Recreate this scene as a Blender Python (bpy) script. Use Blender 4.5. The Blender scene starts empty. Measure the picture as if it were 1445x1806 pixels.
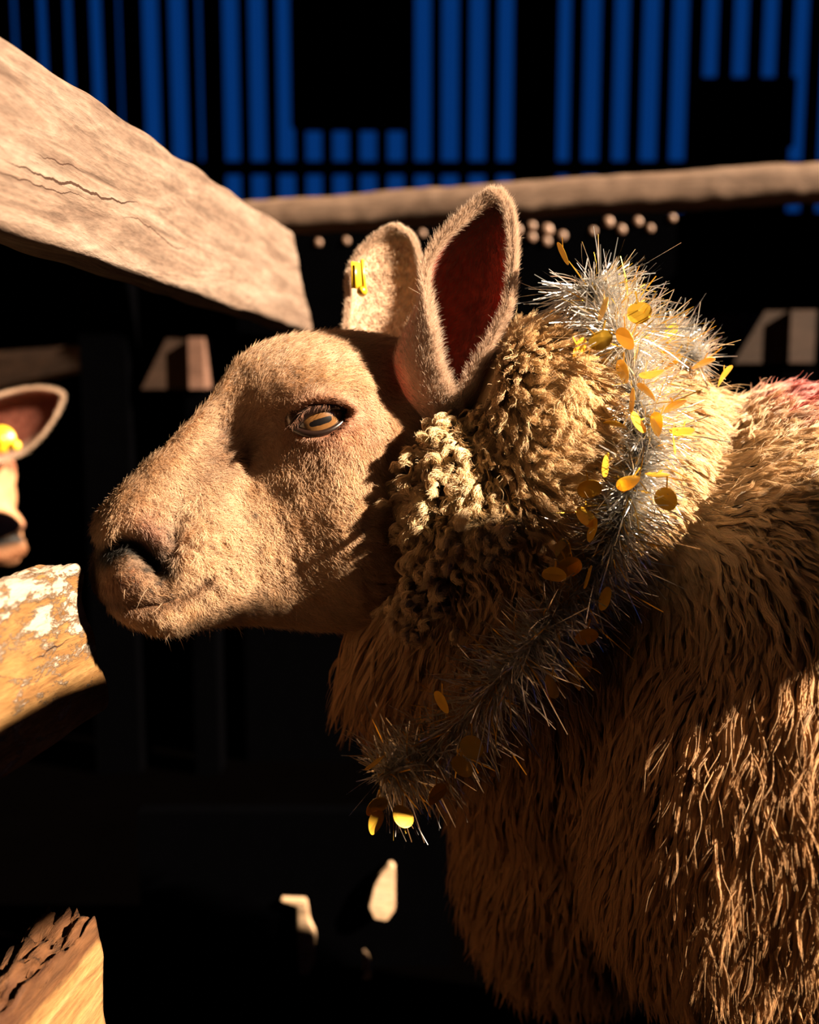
import bpy, bmesh, math, random
import numpy as np
from mathutils import Vector, Matrix
from mathutils.bvhtree import BVHTree
from mathutils.kdtree import KDTree

rng = np.random.default_rng(7)
random.seed(7)
scene = bpy.context.scene
C = scene.collection

# ------------------------------------------------------------------ camera
F = 1700.0                       # focal length in photo pixels
PITCH = math.radians(7.0)
CAMZ = 0.85
cd = bpy.data.cameras.new('camera')
cam = bpy.data.objects.new('camera', cd); C.objects.link(cam)
cd.sensor_fit = 'HORIZONTAL'; cd.sensor_width = 36.0
cd.lens = 36.0 * F / 1445.0
cam.location = (0, 0, CAMZ)
cam.rotation_euler = (math.radians(90) - PITCH, 0, 0)
cd.dof.use_dof = True
cd.dof.focus_distance = 0.705
cd.dof.aperture_fstop = 4.2
cd.clip_start = 0.02
scene.camera = cam

# ------------------------------------------------------------------ view, world, sun
vs = scene.view_settings
vs.view_transform = 'Standard'; vs.look = 'None'; vs.gamma = 1.0
vs.use_curve_mapping = False
vs.exposure = 0.0
scene.cycles.max_bounces = 4
scene.cycles.diffuse_bounces = 1
scene.cycles.glossy_bounces = 3
scene.cycles.transmission_bounces = 4
scene.cycles.sample_clamp_indirect = 4.0
scene.cycles.use_denoising = True
scene.cycles_curves.shape = 'RIBBONS'
scene.cycles_curves.subdivisions = 2

world = bpy.data.worlds.new('world'); scene.world = world
world.use_nodes = True
bg = world.node_tree.nodes['Background']
bg.inputs[0].default_value = (0.004, 0.082, 0.42, 1)
bg.inputs[1].default_value = 0.34

SUN = Vector((0.80, -0.30, 0.50)).normalized()      # towards the sun
sl = bpy.data.lights.new('sun', 'SUN')
sun = bpy.data.objects.new('sun', sl); C.objects.link(sun)
sl.energy = 27.0; sl.color = (1.0, 0.79, 0.56); sl.angle = math.radians(0.6)
sun.rotation_euler = SUN.to_track_quat('Z', 'Y').to_euler()
sun.location = SUN * 5

# ------------------------------------------------------------------ helpers
cp, sp = math.cos(PITCH), math.sin(PITCH)
def PA(px, py, d):
    """photo pixel + distance along the lens axis -> world point (arrays)"""
    px, py, d = np.broadcast_arrays(np.asarray(px, float), np.asarray(py, float), np.asarray(d, float))
    u = (px - 722.5) / F * d; v = (903.0 - py) / F * d
    return np.stack([u, cp * d + sp * v, CAMZ + cp * v - sp * d], -1)
def P(px, py, d): return Vector(PA(px, py, d))
def proj(p):
    q = np.asarray(p, float) - np.array([0, 0, CAMZ])
    d = cp * q[..., 1] - sp * q[..., 2]; v = sp * q[..., 1] + cp * q[..., 2]
    return 722.5 + F * q[..., 0] / d, 903.0 - F * v / d, d
def WY(px, py, Y):
    """where the pixel's ray meets the upright plane y = Y"""
    a = P(px, py, 1.0) - Vector((0, 0, CAMZ))
    return Vector((0, 0, CAMZ)) + a * (Y / a.y)

def link(o, parent=None):
    C.objects.link(o)
    if parent is not None: o.parent = parent
    return o
def mesh_obj(name, verts, faces, mat=None, parent=None, smooth=True):
    me = bpy.data.meshes.new(name)
    me.from_pydata([tuple(v) for v in verts], [], [tuple(f) for f in faces])
    me.validate()
    bm = bmesh.new(); bm.from_mesh(me)
    bmesh.ops.recalc_face_normals(bm, faces=bm.faces); bm.to_mesh(me); bm.free()
    if smooth: me.polygons.foreach_set('use_smooth', [True] * len(me.polygons))
    if mat: me.materials.append(mat)
    return link(bpy.data.objects.new(name, me), parent)
def bm_obj(name, bm, mat=None, parent=None, smooth=True):
    me = bpy.data.meshes.new(name); bm.to_mesh(me); bm.free()
    if smooth: me.polygons.foreach_set('use_smooth', [True] * len(me.polygons))
    if mat: me.materials.append(mat)
    return link(bpy.data.objects.new(name, me), parent)
def empty(name, loc=(0, 0, 0)):
    o = bpy.data.objects.new(name, None); o.location = loc
    o.empty_display_size = 0.05
    return link(o)
def tag(o, label, cat, group=None, kind=None):
    o['label'] = label; o['category'] = cat
    if group: o['group'] = group
    if kind: o['kind'] = kind
    return o
def struct(o):
    o['kind'] = 'structure'; return o
def adopt(child, parent):
    child.parent = parent
    child.matrix_parent_inverse = Matrix.Translation(-Vector(parent.location))
    return child

_ks = rng.normal(size=(24, 3)); _ks /= np.linalg.norm(_ks, axis=1)[:, None]; _ph = rng.uniform(0, 6.28, (24,))
def snoise(p, freq, off=0):
    """cheap smooth noise in about -1..1; freq in cycles per metre"""
    p = np.asarray(p, float); r = np.zeros(p.shape[:-1])
    for i in range(8):
        k = _ks[(i + off * 5) % 24] * freq * (0.7 + 0.12 * i) * 6.283
        w = p @ k + _ph[(i * 3 + off) % 24]
        w2 = p @ (_ks[(i * 5 + off + 3) % 24] * freq * 4.1)
        r += np.sin(w + 1.3 * np.sin(w2))
    return r / 4.0

def nodes(mat):
    mat.use_nodes = True
    return mat.node_tree.nodes, mat.node_tree.links, mat.node_tree.nodes['Principled BSDF']
def simple(name, col, rough=0.6, metal=0.0, **kw):
    m = bpy.data.materials.new(name); n, l, b = nodes(m)
    b.inputs['Base Color'].default_value = (*col, 1); b.inputs['Roughness'].default_value = rough
    b.inputs['Metallic'].default_value = metal
    tc = n.new('ShaderNodeTexCoord'); nz = n.new('ShaderNodeTexNoise'); nz.inputs['Scale'].default_value = kw.get('nscale', 30)
    l.new(tc.outputs['Object'], nz.inputs['Vector'])
    mx = n.new('ShaderNodeMixRGB'); mx.blend_type = 'MULTIPLY'; mx.inputs[0].default_value = kw.get('vary', 0.35)
    mx.inputs[1].default_value = (*col, 1); l.new(nz.outputs['Fac'], mx.inputs[2]); l.new(mx.outputs[0], b.inputs['Base Color'])
    if kw.get('coat'): b.inputs['Coat Weight'].default_value = kw['coat']
    if 'spec' in kw: b.inputs['Specular IOR Level'].default_value = kw['spec']
    return m

def wood(name, dark, mid, light, gscale=1.0, bump=0.5, cracks=True, fleck=0.0, splits=(), topdark=None):
    """grain runs along local X"""
    m = bpy.data.materials.new(name); n, l, b = nodes(m)
    tc = n.new('ShaderNodeTexCoord'); mp = n.new('ShaderNodeMapping'); l.new(tc.outputs['Object'], mp.inputs[0])
    mp.inputs['Scale'].default_value = (1.0, 7.5, 7.5)
    n1 = n.new('ShaderNodeTexNoise'); n1.inputs['Scale'].default_value = 7 * gscale; n1.inputs['Detail'].default_value = 8
    n1.inputs['Roughness'].default_value = 0.62; n1.inputs['Distortion'].default_value = 0.7
    l.new(mp.outputs[0], n1.inputs[0])
    r = n.new('ShaderNodeValToRGB'); e = r.color_ramp.elements
    e[0].position = 0.27; e[0].color = (*dark, 1); e[1].position = 0.72; e[1].color = (*light, 1)
    x = e.new(0.47); x.color = (*mid, 1); l.new(n1.outputs['Fac'], r.inputs[0])
    # growth rings
    mp2 = n.new('ShaderNodeMapping'); l.new(tc.outputs['Object'], mp2.inputs[0]); mp2.inputs['Scale'].default_value = (0.9, 6.0, 6.0)
    nd = n.new('ShaderNodeTexNoise'); nd.inputs['Scale'].default_value = 3.2 * gscale; nd.inputs['Detail'].default_value = 2
    l.new(mp2.outputs[0], nd.inputs[0])
    mul = n.new('ShaderNodeMath'); mul.operation = 'MULTIPLY'; mul.inputs[1].default_value = 95.0; l.new(nd.outputs['Fac'], mul.inputs[0])
    sn = n.new('ShaderNodeMath'); sn.operation = 'SINE'; l.new(mul.outputs[0], sn.inputs[0])
    mr = n.new('ShaderNodeMapRange'); mr.inputs[1].default_value = -1; mr.inputs[2].default_value = 1
    mr.inputs[3].default_value = 0.8; mr.inputs[4].default_value = 1.06; l.new(sn.outputs[0], mr.inputs[0])
    mx = n.new('ShaderNodeMixRGB'); mx.blend_type = 'MULTIPLY'; mx.inputs[0].default_value = 0.8
    l.new(r.outputs[0], mx.inputs[1]); l.new(mr.outputs[0], mx.inputs[2])
    # fine saw fuzz
    n3 = n.new('ShaderNodeTexNoise'); n3.inputs['Scale'].default_value = 210; n3.inputs['Detail'].default_value = 4
    mp3 = n.new('ShaderNodeMapping'); mp3.inputs['Scale'].default_value = (0.45, 1.2, 1.2)
    l.new(tc.outputs['Object'], mp3.inputs[0]); l.new(mp3.outputs[0], n3.inputs[0])
    r3 = n.new('ShaderNodeMapRange'); r3.inputs[1].default_value = 0.3; r3.inputs[2].default_value = 0.7
    r3.inputs[3].default_value = 0.72; r3.inputs[4].default_value = 1.12; l.new(n3.outputs['Fac'], r3.inputs[0])
    mx3 = n.new('ShaderNodeMixRGB'); mx3.blend_type = 'MULTIPLY'; mx3.inputs[0].default_value = 0.8
    l.new(mx.outputs[0], mx3.inputs[1]); l.new(r3.outputs[0], mx3.inputs[2])
    last = mx3.outputs[0]
    hsum = n.new('ShaderNodeMath'); hsum.operation = 'ADD'; l.new(n1.outputs['Fac'], hsum.inputs[0]); 
    hm = n.new('ShaderNodeMath'); hm.operation = 'MULTIPLY'; hm.inputs[1].default_value = 0.35; l.new(n3.outputs['Fac'], hm.inputs[0])
    l.new(hm.outputs[0], hsum.inputs[1]); hlast = hsum.outputs[0]
    if fleck:     # lime-white flaking wash
        nf = n.new('ShaderNodeTexNoise'); nf.inputs['Scale'].default_value = 42; nf.inputs['Detail'].default_value = 8
        nf.inputs['Roughness'].default_value = 0.75; nf.inputs['Distortion'].default_value = 0.3
        mpf = n.new('ShaderNodeMapping'); mpf.inputs['Scale'].default_value = (0.55, 1.0, 1.5)
        l.new(tc.outputs['Object'], mpf.inputs[0]); l.new(mpf.outputs[0], nf.inputs[0])
        sx = n.new('ShaderNodeSeparateXYZ'); l.new(tc.outputs['Object'], sx.inputs[0])
        hgt = n.new('ShaderNodeMapRange'); hgt.inputs[1].default_value = 0.045; hgt.inputs[2].default_value = 0.125
        hgt.inputs[3].default_value = -0.05; hgt.inputs[4].default_value = 0.10; l.new(sx.outputs['Z'], hgt.inputs[0])
        ad = n.new('ShaderNodeMath'); ad.operation = 'ADD'; l.new(nf.outputs['Fac'], ad.inputs[0]); l.new(hgt.outputs[0], ad.inputs[1])
        rf = n.new('ShaderNodeValToRGB'); rf.color_ramp.elements[0].position = 0.51; rf.color_ramp.elements[1].position = 0.58
        l.new(ad.outputs[0], rf.inputs[0])
        mf = n.new('ShaderNodeMixRGB'); l.new(rf.outputs[0], mf.inputs[0]); l.new(last, mf.inputs[1])
        mf.inputs[2].default_value = (0.34, 0.26, 0.195, 1); last = mf.outputs[0]
        hf = n.new('ShaderNodeMath'); hf.operation = 'MULTIPLY_ADD'; l.new(rf.outputs[0], hf.inputs[0]); hf.inputs[1].default_value = 0.4
        l.new(hlast, hf.inputs[2]); hlast = hf.outputs[0]
    if cracks:
        mpc = n.new('ShaderNodeMapping'); mpc.inputs['Scale'].default_value = (0.5, 11.0, 11.0); l.new(tc.outputs['Object'], mpc.inputs[0])
        dn = n.new('ShaderNodeTexNoise'); dn.inputs['Scale'].default_value = 14; l.new(tc.outputs['Object'], dn.inputs[0])
        va = n.new('ShaderNodeVectorMath'); va.operation = 'MULTIPLY_ADD'; va.inputs[1].default_value = (0.5, 0.9, 0.9)
        l.new(dn.outputs['Color'], va.inputs[0]); l.new(mpc.outputs[0], va.inputs[2])
        vo = n.new('ShaderNodeTexVoronoi'); vo.feature = 'DISTANCE_TO_EDGE'; vo.inputs['Scale'].default_value = 2.4; l.new(va.outputs[0], vo.inputs['Vector'])
        rc = n.new('ShaderNodeValToRGB'); rc.color_ramp.elements[0].position = 0.002; rc.color_ramp.elements[1].position = 0.012
        l.new(vo.outputs['Distance'], rc.inputs[0])
        gate = n.new('ShaderNodeTexNoise'); gate.inputs['Scale'].default_value = 9; l.new(tc.outputs['Object'], gate.inputs[0])
        gr = n.new('ShaderNodeValToRGB'); gr.color_ramp.elements[0].position = 0.50; gr.color_ramp.elements[1].position = 0.57
        l.new(gate.outputs['Fac'], gr.inputs[0])
        inv = n.new('ShaderNodeMath'); inv.operation = 'SUBTRACT'; inv.inputs[0].default_value = 1; l.new(gr.outputs[0], inv.inputs[1])
        mxm = n.new('ShaderNodeMath'); mxm.operation = 'MAXIMUM'; l.new(rc.outputs[0], mxm.inputs[0]); l.new(inv.outputs[0], mxm.inputs[1])
        mc = n.new('ShaderNodeMixRGB'); l.new(mxm.outputs[0], mc.inputs[0]); mc.inputs[1].default_value = (0.05, 0.022, 0.01, 1)
        l.new(last, mc.inputs[2]); last = mc.outputs[0]
        hc = n.new('ShaderNodeMath'); hc.operation = 'ADD'; l.new(hlast, hc.inputs[0]); l.new(mxm.outputs[0], hc.inputs[1]); hlast = hc.outputs[0]
    def mth(op, *a):
        q = n.new('ShaderNodeMath'); q.operation = op
        for i_, v_i in enumerate(a):
            if isinstance(v_i, (int, float)): q.inputs[i_].default_value = v_i
            else: l.new(v_i, q.inputs[i_])
        return q.outputs[0]
    if splits or topdark:
        sp_x = n.new('ShaderNodeSeparateXYZ'); l.new(tc.outputs['Object'], sp_x.inputs[0])
        wn = n.new('ShaderNodeTexNoise'); wn.inputs['Scale'].default_value = 26; wn.inputs['Detail'].default_value = 5
        mpw = n.new('ShaderNodeMapping'); mpw.inputs['Scale'].default_value = (1, 0.2, 0.2); l.new(tc.outputs['Object'], mpw.inputs[0]); l.new(mpw.outputs[0], wn.inputs[0])
    for (xa, xb, za, zb, wd) in splits:      # long drying splits that follow the grain
        u_ = mth('DIVIDE', mth('SUBTRACT', sp_x.outputs['X'], xa), xb - xa)
        zc = mth('ADD', mth('MULTIPLY_ADD', u_, zb - za, za), mth('MULTIPLY', mth('SUBTRACT', wn.outputs['Fac'], 0.5), 0.020))
        env = mth('MAXIMUM', mth('MULTIPLY', mth('MULTIPLY', u_, mth('SUBTRACT', 1.0, u_)), 4 * wd), 0.000001)
        msk = mth('GREATER_THAN', mth('DIVIDE', mth('ABSOLUTE', mth('SUBTRACT', sp_x.outputs['Z'], zc)), env), 1.0)
        mc = n.new('ShaderNodeMixRGB'); l.new(msk, mc.inputs[0]); mc.inputs[1].default_value = (0.03, 0.012, 0.006, 1); l.new(last, mc.inputs[2]); last = mc.outputs[0]
        hlast = mth('ADD', hlast, msk)
    if topdark:
        td = mth('ADD', sp_x.outputs['Z'], mth('MULTIPLY', mth('SUBTRACT', wn.outputs['Fac'], 0.5), 0.014))
        mk = n.new('ShaderNodeMapRange'); mk.inputs[1].default_value = topdark; mk.inputs[2].default_value = topdark + 0.006; l.new(td, mk.inputs[0])
        mc = n.new('ShaderNodeMixRGB'); l.new(mk.outputs[0], mc.inputs[0]); l.new(last, mc.inputs[1])
        m5 = n.new('ShaderNodeMixRGB'); m5.blend_type = 'MULTIPLY'; m5.inputs[0].default_value = 1; l.new(last, m5.inputs[1]); m5.inputs[2].default_value = (0.34, 0.24, 0.2, 1)
        l.new(m5.outputs[0], mc.inputs[2]); last = mc.outputs[0]
    l.new(last, b.inputs['Base Color'])
    b.inputs['Roughness'].default_value = 0.8; b.inputs['Specular IOR Level'].default_value = 0.25
    bp = n.new('ShaderNodeBump'); bp.inputs['Strength'].default_value = bump; bp.inputs['Distance'].default_value = 0.0035
    l.new(hlast, bp.inputs['Height']); l.new(bp.outputs[0], b.inputs['Normal'])
    return m

M_pale = wood('weathered_pale_wood', (0.05, 0.026, 0.017), (0.15, 0.099, 0.072), (0.235, 0.173, 0.135), 1.0, 1.0, False, 0.0, [(0.13, 0.34, 0.044, 0.058, 0.0011), (0.10, 0.25, 0.033, 0.046, 0.0005), (0.17, 0.24, 0.060, 0.064, 0.0005), (0.30, 0.44, 0.045, 0.040, 0.0006), (0.02, 0.14, 0.07, 0.05, 0.0006)])
M_gold = wood('flaked_golden_wood', (0.085, 0.034, 0.009), (0.19, 0.092, 0.028), (0.27, 0.15, 0.055), 1.3, 1.0, False, 1.0, [(0.17, 0.22, 0.07, 0.072, 0.0006)])
M_gold2 = wood('golden_wood', (0.11, 0.045, 0.014), (0.21, 0.11, 0.037), (0.28, 0.165, 0.068), 1.3, 1.0, False, 0.0, (), 0.112)
M_rail = wood('brown_rail_wood', (0.085, 0.05, 0.033), (0.135, 0.082, 0.055), (0.19, 0.122, 0.085), 0.7, 0.5, False)
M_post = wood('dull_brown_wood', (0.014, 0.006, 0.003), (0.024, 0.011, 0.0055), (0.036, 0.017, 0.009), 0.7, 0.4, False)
M_black = simple('shade_black', (0.0006, 0.0006, 0.0008), 0.95, spec=0.0)  # near black: the barn's deep shade put into the colour
M_floor = simple('shade_dark_floor', (0.0004, 0.0003, 0.0003), 0.95, nscale=8, spec=0.0)  # near-black floor, its shade put into the colour
M_yellow = simple('yellow_plastic', (0.86, 0.50, 0.02), 0.35, nscale=60, vary=0.15)

# ------------------------------------------------------------------ the barn (setting)
def box(name, x0, x1, y0, y1, z0, z1, mat, parent=None):
    v = [(x, y, z) for x in (x0, x1) for y in (y0, y1) for z in (z0, z1)]
    f = [(0, 1, 3, 2), (4, 6, 7, 5), (0, 4, 5, 1), (2, 3, 7, 6), (0, 2, 6, 4), (1, 5, 7, 3)]
    return mesh_obj(name, v, f, mat, parent, smooth=False)
YW = 4.0
struct(box('floor', -4, 4.5, -2.5, 4.6, -0.05, 0.0, M_floor))
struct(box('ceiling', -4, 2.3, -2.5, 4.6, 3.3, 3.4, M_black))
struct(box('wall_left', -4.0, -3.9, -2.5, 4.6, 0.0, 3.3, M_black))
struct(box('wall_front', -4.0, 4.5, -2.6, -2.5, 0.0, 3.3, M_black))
def wall_right():                        # open bay on the sunny side
    parts = [(-2.5, -0.9, 0, 3.3), (1.75, 4.6, 0, 3.3), (-0.9, 1.75, 0, 0.95), (-0.9, 1.75, 3.1, 3.3)]
    V, Fc = [], []
    for y0, y1, z0, z1 in parts:
        b = len(V); V += [(x, y, z) for x in (2.2, 2.3) for y in (y0, y1) for z in (z0, z1)]
        Fc += [tuple(b + i for i in f) for f in ((0, 1, 3, 2), (4, 6, 7, 5), (0, 4, 5, 1), (2, 3, 7, 6), (0, 2, 6, 4), (1, 5, 7, 3))]
    return mesh_obj('wall_right', V, Fc, M_black, smooth=False)
struct(wall_right())

# back wall: upright boards with open gaps to the evening-blue sky
gaps_full = [(-122, 22), (-75, 22), (-28, 22), (24, 9), (70, 15), (117, 13), (162, 20), (209, 6), (253, 28), (300, 29), (349, 7), (394, 27),
             (440, 28), (489, 29), (732, 28), (780, 29), (829, 29), (879, 29), (980, 27), (1030, 30), (1083, 27), (1133, 30), (1185, 29), (1398, 27), (1450, 28), (1500, 28)]
gaps_low = [(538, 28), (586, 28), (635, 28), (684, 28)]
gaps_high = [(1240, 26), (1292, 27), (1344, 26)]
def wall_back():
    V, Fc = [], []
    def slab(xa, xb, za, zb, y0=YW, y1=YW + 0.02):
        b = len(V)
        V.extend([(x, y, z) for x in (xa, xb) for y in (y0, y1) for z in (za, zb)])
        Fc.extend([tuple(b + i for i in f) for f in ((0, 1, 3, 2), (4, 6, 7, 5), (0, 4, 5, 1), (2, 3, 7, 6), (0, 2, 6, 4), (1, 5, 7, 3))])
    allg = sorted([(a, w) for a, w in gaps_full + gaps_low + gaps_high])
    X = lambda px: WY(px, 140, YW).x
    Z = lambda py: WY(722, py, YW).z
    top = 3.3
    edges = [(-4.0, X(allg[0][0]))]
    for i in range(len(allg) - 1):
        edges.append((X(allg[i][0] + allg[i][1]), X(allg[i + 1][0])))
    edges.append((X(allg[-1][0] + allg[-1][1]), 4.5))
    for a, b_ in edges: slab(a, b_, 0.0, top)
    slab(-4.0, 4.5, 2.7, top, YW + 0.02, YW + 0.05)
    for a, w in gaps_low: slab(X(a) - 0.02, X(a + w) + 0.02, Z(228), top, YW + 0.02, YW + 0.035)
    for a, w in gaps_high: slab(X(a) - 0.02, X(a + w) + 0.02, 0.0, Z(143), YW + 0.02, YW + 0.035)
    slab(X(515), X(732), Z(228), top, YW - 0.06, YW)                       # ledged panel
    slab(X(905), X(982), 0, top, YW - 0.05, YW)                            # upright post
    slab(-4.0, 4.5, Z(309), Z(289), YW - 0.05, YW)                        # cross rail
    slab(X(1212), X(1398), Z(262), Z(143), YW - 0.05, YW)
    slab(-4.0, 4.5, 0.0, Z(372), YW + 0.02, YW + 0.05)                     # boarded lower half
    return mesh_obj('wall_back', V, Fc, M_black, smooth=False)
struct(wall_back())

# unseen pen rail at the right, outline shaped to cast the shadow across the fleece
def hurdle(name, poly, thick=0.03):
    V = [(x, 0.27 + 0.2 * (x - 1.1) + dy, z) for dy in (0, -thick) for x, z in poly]; n = len(poly)
    F_ = [tuple(range(n)), tuple(reversed(range(n, 2 * n)))] + [(i, (i + 1) % n, n + (i + 1) % n, n + i) for i in range(n)]
    return struct(mesh_obj(name, V, F_, M_post, smooth=False))
hurdle('shadow_hurdle_1', [(0.60, 1.18), (0.75, 1.276), (0.88, 1.35), (1.0, 1.41), (1.07, 1.44), (1.15, 1.44), (1.2, 1.415), (1.35, 1.43), (1.78, 1.44), (1.78, 1.285), (1.26, 1.285), (1.21, 1.245), (1.0, 1.245), (0.75, 1.125), (0.6, 1.05)])
hurdle('shadow_hurdle_2', [(1.72, 0.0), (1.80, 0.0), (1.80, 1.55), (1.72, 1.55)], 0.05)

# ------------------------------------------------------------------ timber
def plank(name, O, ex, ez, L, H, T, mat, cut_end=None, seed=0, rough=0.0015, top_rough=0.0, parent=None, cut_start=0.0):
    """board: length along ex, height along ez, thickness T along -(ey); O = lower near corner of the visible face"""
    ex = ex.normalized(); ez = (ez - ex * ez.dot(ex)).normalized(); ey = ez.cross(ex)
    N = max(60, int(L / 0.004)); N = min(N, 300)
    ring = []
    r = min(0.006, T * 0.3)
    nz_, nt = 40, 14
    for k in range(nz_): ring.append((0.0, H * k / nz_))
    for k in range(nt): ring.append((T * k / nt, H))
    for k in range(nz_): ring.append((T, H * (1 - k / nz_)))
    for k in range(nt): ring.append((T * (1 - k / nt), 0.0))
    ring = np.array(ring); n = len(ring)
    # round the corners
    q = ring - np.array([T / 2, H / 2]); inner = np.array([T / 2 - r, H / 2 - r])
    core = np.clip(q, -inner, inner); dv = q - core; ln = np.linalg.norm(dv, axis=1)
    dv = np.where(ln[:, None] > 1e-9, dv / np.maximum(ln[:, None], 1e-9) * r, 0); ring = core + dv + np.array([T / 2, H / 2])
    xs = np.linspace(0, 1, N)
    V = np.zeros((N, n, 3))
    end = np.array([cut_end(h / H) if cut_end else 0.0 for h in ring[:, 1]])
    for i, t in enumerate(xs):
        V[i, :, 0] = cut_start + t * (L + end - cut_start); V[i, :, 1] = ring[:, 0]; V[i, :, 2] = ring[:, 1]
    p = V.reshape(-1, 3)
    s = p * np.array([0.35, 1, 1]) + seed
    c = np.stack([np.zeros(len(p)), (p[:, 1] - T / 2) / T, (p[:, 2] - H / 2) / H], -1)
    edge = np.clip(np.abs(p[:, 2] - H / 2) / (H / 2), 0, 1) ** 6
    p = p - c * ((snoise(s, 22, 1) + 1) * rough * (0.35 + 1.3 * edge))[:, None]
    if top_rough:
        tp = np.clip((p[:, 2] / H - 0.8) / 0.2, 0, 1)
        p[:, 2] -= tp * top_rough * (0.5 + 0.5 * snoise(p * np.array([0.15, 1, 1]) + seed, 60, 2) + 0.5 * snoise(p * np.array([0.3, 1, 0.2]), 150, 0))
    p[:, 1] += snoise(s, 60, 2) * 0.0005
    faces = []
    for i in range(N - 1):
        for j in range(n):
            k = (j + 1) % n
            faces.append((i * n + j, i * n + k, (i + 1) * n + k, (i + 1) * n + j))
    faces.append(tuple(range(n))); faces.append(tuple((N - 1) * n + j for j in reversed(range(n))))
    o = mesh_obj(name, p, faces, mat, parent)
    M = Matrix((ex, ey, ez)).transposed().to_4x4()
    M.translation = O
    if M.to_3x3().determinant() < 0:
        pass
    o.matrix_world = M
    return o

K = 585.0; VPX, VPY = 986.0, 732.0
def vp_pt(x, y): return P(x, y, K / (VPX - x))
def line_y(x, x1, y1): return VPY + (y1 - VPY) * (VPX - x) / (VPX - x1)
def vp_plank(name, x_start, x_end, top_ref, bot_ref, T, mat, cut_end, seed, label, **kw):
    B0 = vp_pt(x_start, line_y(x_start, *bot_ref)); B1 = vp_pt(x_end, line_y(x_end, *bot_ref))
    T0 = vp_pt(x_start, line_y(x_start, *top_ref))
    ex = (B1 - B0); L = ex.length; H = (T0 - B0).length
    o = plank(name, B0, ex, T0 - B0, L, H, T, mat, cut_end, seed, **kw)
    return tag(o, label, 'fence board', 'pale boards of the pen fence')
def ce_top(h): return -0.098 * h + (0.004 * math.sin(h * 9))
vp_plank('fence_board', -260, 553, (0, 50), (0, 408), 0.04, M_pale, ce_top, 3.1,
         'thick pale weathered fence board with a long dark crack, the one above the sheep\'s nose', rough=0.0022)
def ce_mid(h): return -0.026 * min(1, max(0, (h - 0.28) / 0.35)) + 0.004 * math.sin(h * 14) - (0.006 if h > 0.93 else 0)
vp_plank('fence_board', -260, 190, (158, 985), (190, 1262), 0.037, M_gold, ce_mid, 9.7,
         'golden fence board with flaking whitish wash, level with the sheep\'s mouth', rough=0.0018, top_rough=0.004)
def ce_low(h): return -0.008 * h + 0.003 * math.sin(h * 11)
vp_plank('fence_board', -330, 196, (182, 1592), (196, 1905), 0.042, M_gold2, ce_low, 5.2,
         'lowest golden fence board, its top edge dark and splintered', rough=0.002, top_rough=0.012)

# the post that carries the boards, outside the frame on the near left
B = vp_pt(-230, 900)
pz = box('fence_post', -0.05, 0.05, -0.05, 0.05, 0.0, 1.25, M_pale); pz.location = (B.x - 0.105, B.y - 0.02, 0)
pz.rotation_euler.z = -0.15
tag(pz, 'square pale fence post carrying the boards outside the frame', 'fence post')

# background rail behind the sheep
def round_rail(name, a, b, r0, r1, mat, sq=3.0, seed=0):
    ex = b - a; L = ex.length; ex.normalize(); ez = Vector((0, 0, 1)); ez = (ez - ex * ez.dot(ex)).normalized(); ey = ez.cross(ex)
    N, n = 160, 32; V = []
    for i in range(N):
        t = i / (N - 1); r = r0 + (r1 - r0) * t
        for j in range(n):
            an = 2 * math.pi * j / n; cc, ss = math.cos(an), math.sin(an)
            k = (abs(cc) ** sq + abs(ss) ** sq) ** (-1 / sq)
            V.append((t * L, cc * k * r, ss * k * r))
    V = np.array(V); V[:, 2] += snoise(V * 0.5 + seed, 6, 1) * 0.004; V[:, 1:] *= (1 + 0.03 * snoise(V, 14, 2))[:, None]
    fs = [(i * n + j, i * n + (j + 1) % n, (i + 1) * n + (j + 1) % n, (i + 1) * n + j) for i in range(N - 1) for j in range(n)]
    fs += [tuple(range(n)), tuple((N - 1) * n + j for j in reversed(range(n)))]
    o = mesh_obj(name, V, fs, mat); M = Matrix((ex, ey, ez)).transposed().to_4x4(); M.translation = a; o.matrix_world = M
    return o
r = round_rail('pen_rail', P(180, 404, 1.96), P(1640, 308, 1.85), 0.033, 0.037, M_rail)
tag(r, 'brown timber pen rail running across behind the sheep\'s ears', 'rail')
def post_at(x, yy, top, mat=M_post, w=0.05, label='', name='pen_post'):
    o = box(name, -w, w, -w, w, 0, top, mat); o.location = (x, yy, 0)
    return tag(o, label, 'post')
pr = P(1640, 308, 1.85); pl = P(180, 404, 1.96)
post_at(pr.x + 0.02, pr.y + 0.09, 1.35, label='dark brown post holding the right end of the pen rail, outside the frame')
post_at(pl.x - 0.03, pl.y + 0.12, 1.30, M_black, label='dark brown post holding the pen rail, hidden behind the pale fence board')

# trough with pale studs standing in for out of focus glints under the rail
tp = P(870, 412, 2.1)
tr = empty('feed_trough', (tp.x, tp.y, 0)); tag(tr, 'dark metal feed trough with a row of pale studs standing in for glints, under the brown rail', 'trough')
th = box('trough_body', -0.56, 0.40, 0.0, 0.3, 0.0, tp.z + 0.045, M_black, tr)
M_glint = simple('pale_glint', (0.26, 0.15, 0.10), 0.45, nscale=90, vary=0.2)
studs = [(562, 428, 5), (611, 425, 5), (690, 414, 3), (745, 412, 5), (912, 406, 7), (938, 399, 6), (965, 406, 8), (938, 419, 6), (964, 426, 6), (992, 416, 6),
         (1046, 408, 5), (1073, 392, 7), (1096, 405, 6), (1125, 391, 6), (1147, 403, 5), (1186, 385, 5)]
for i, (sx, sy, sr) in enumerate(studs):
    bm = bmesh.new(); bmesh.ops.create_uvsphere(bm, u_segments=14, v_segments=8, radius=0.0016 * sr)
    o = bm_obj('glint_stud', bm, M_glint, tr)
    q = WY(sx, sy, tp.y - 0.001); o.location = (q.x - tp.x, -0.002, q.z)
    o.scale = (1, 0.6, 1)

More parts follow.
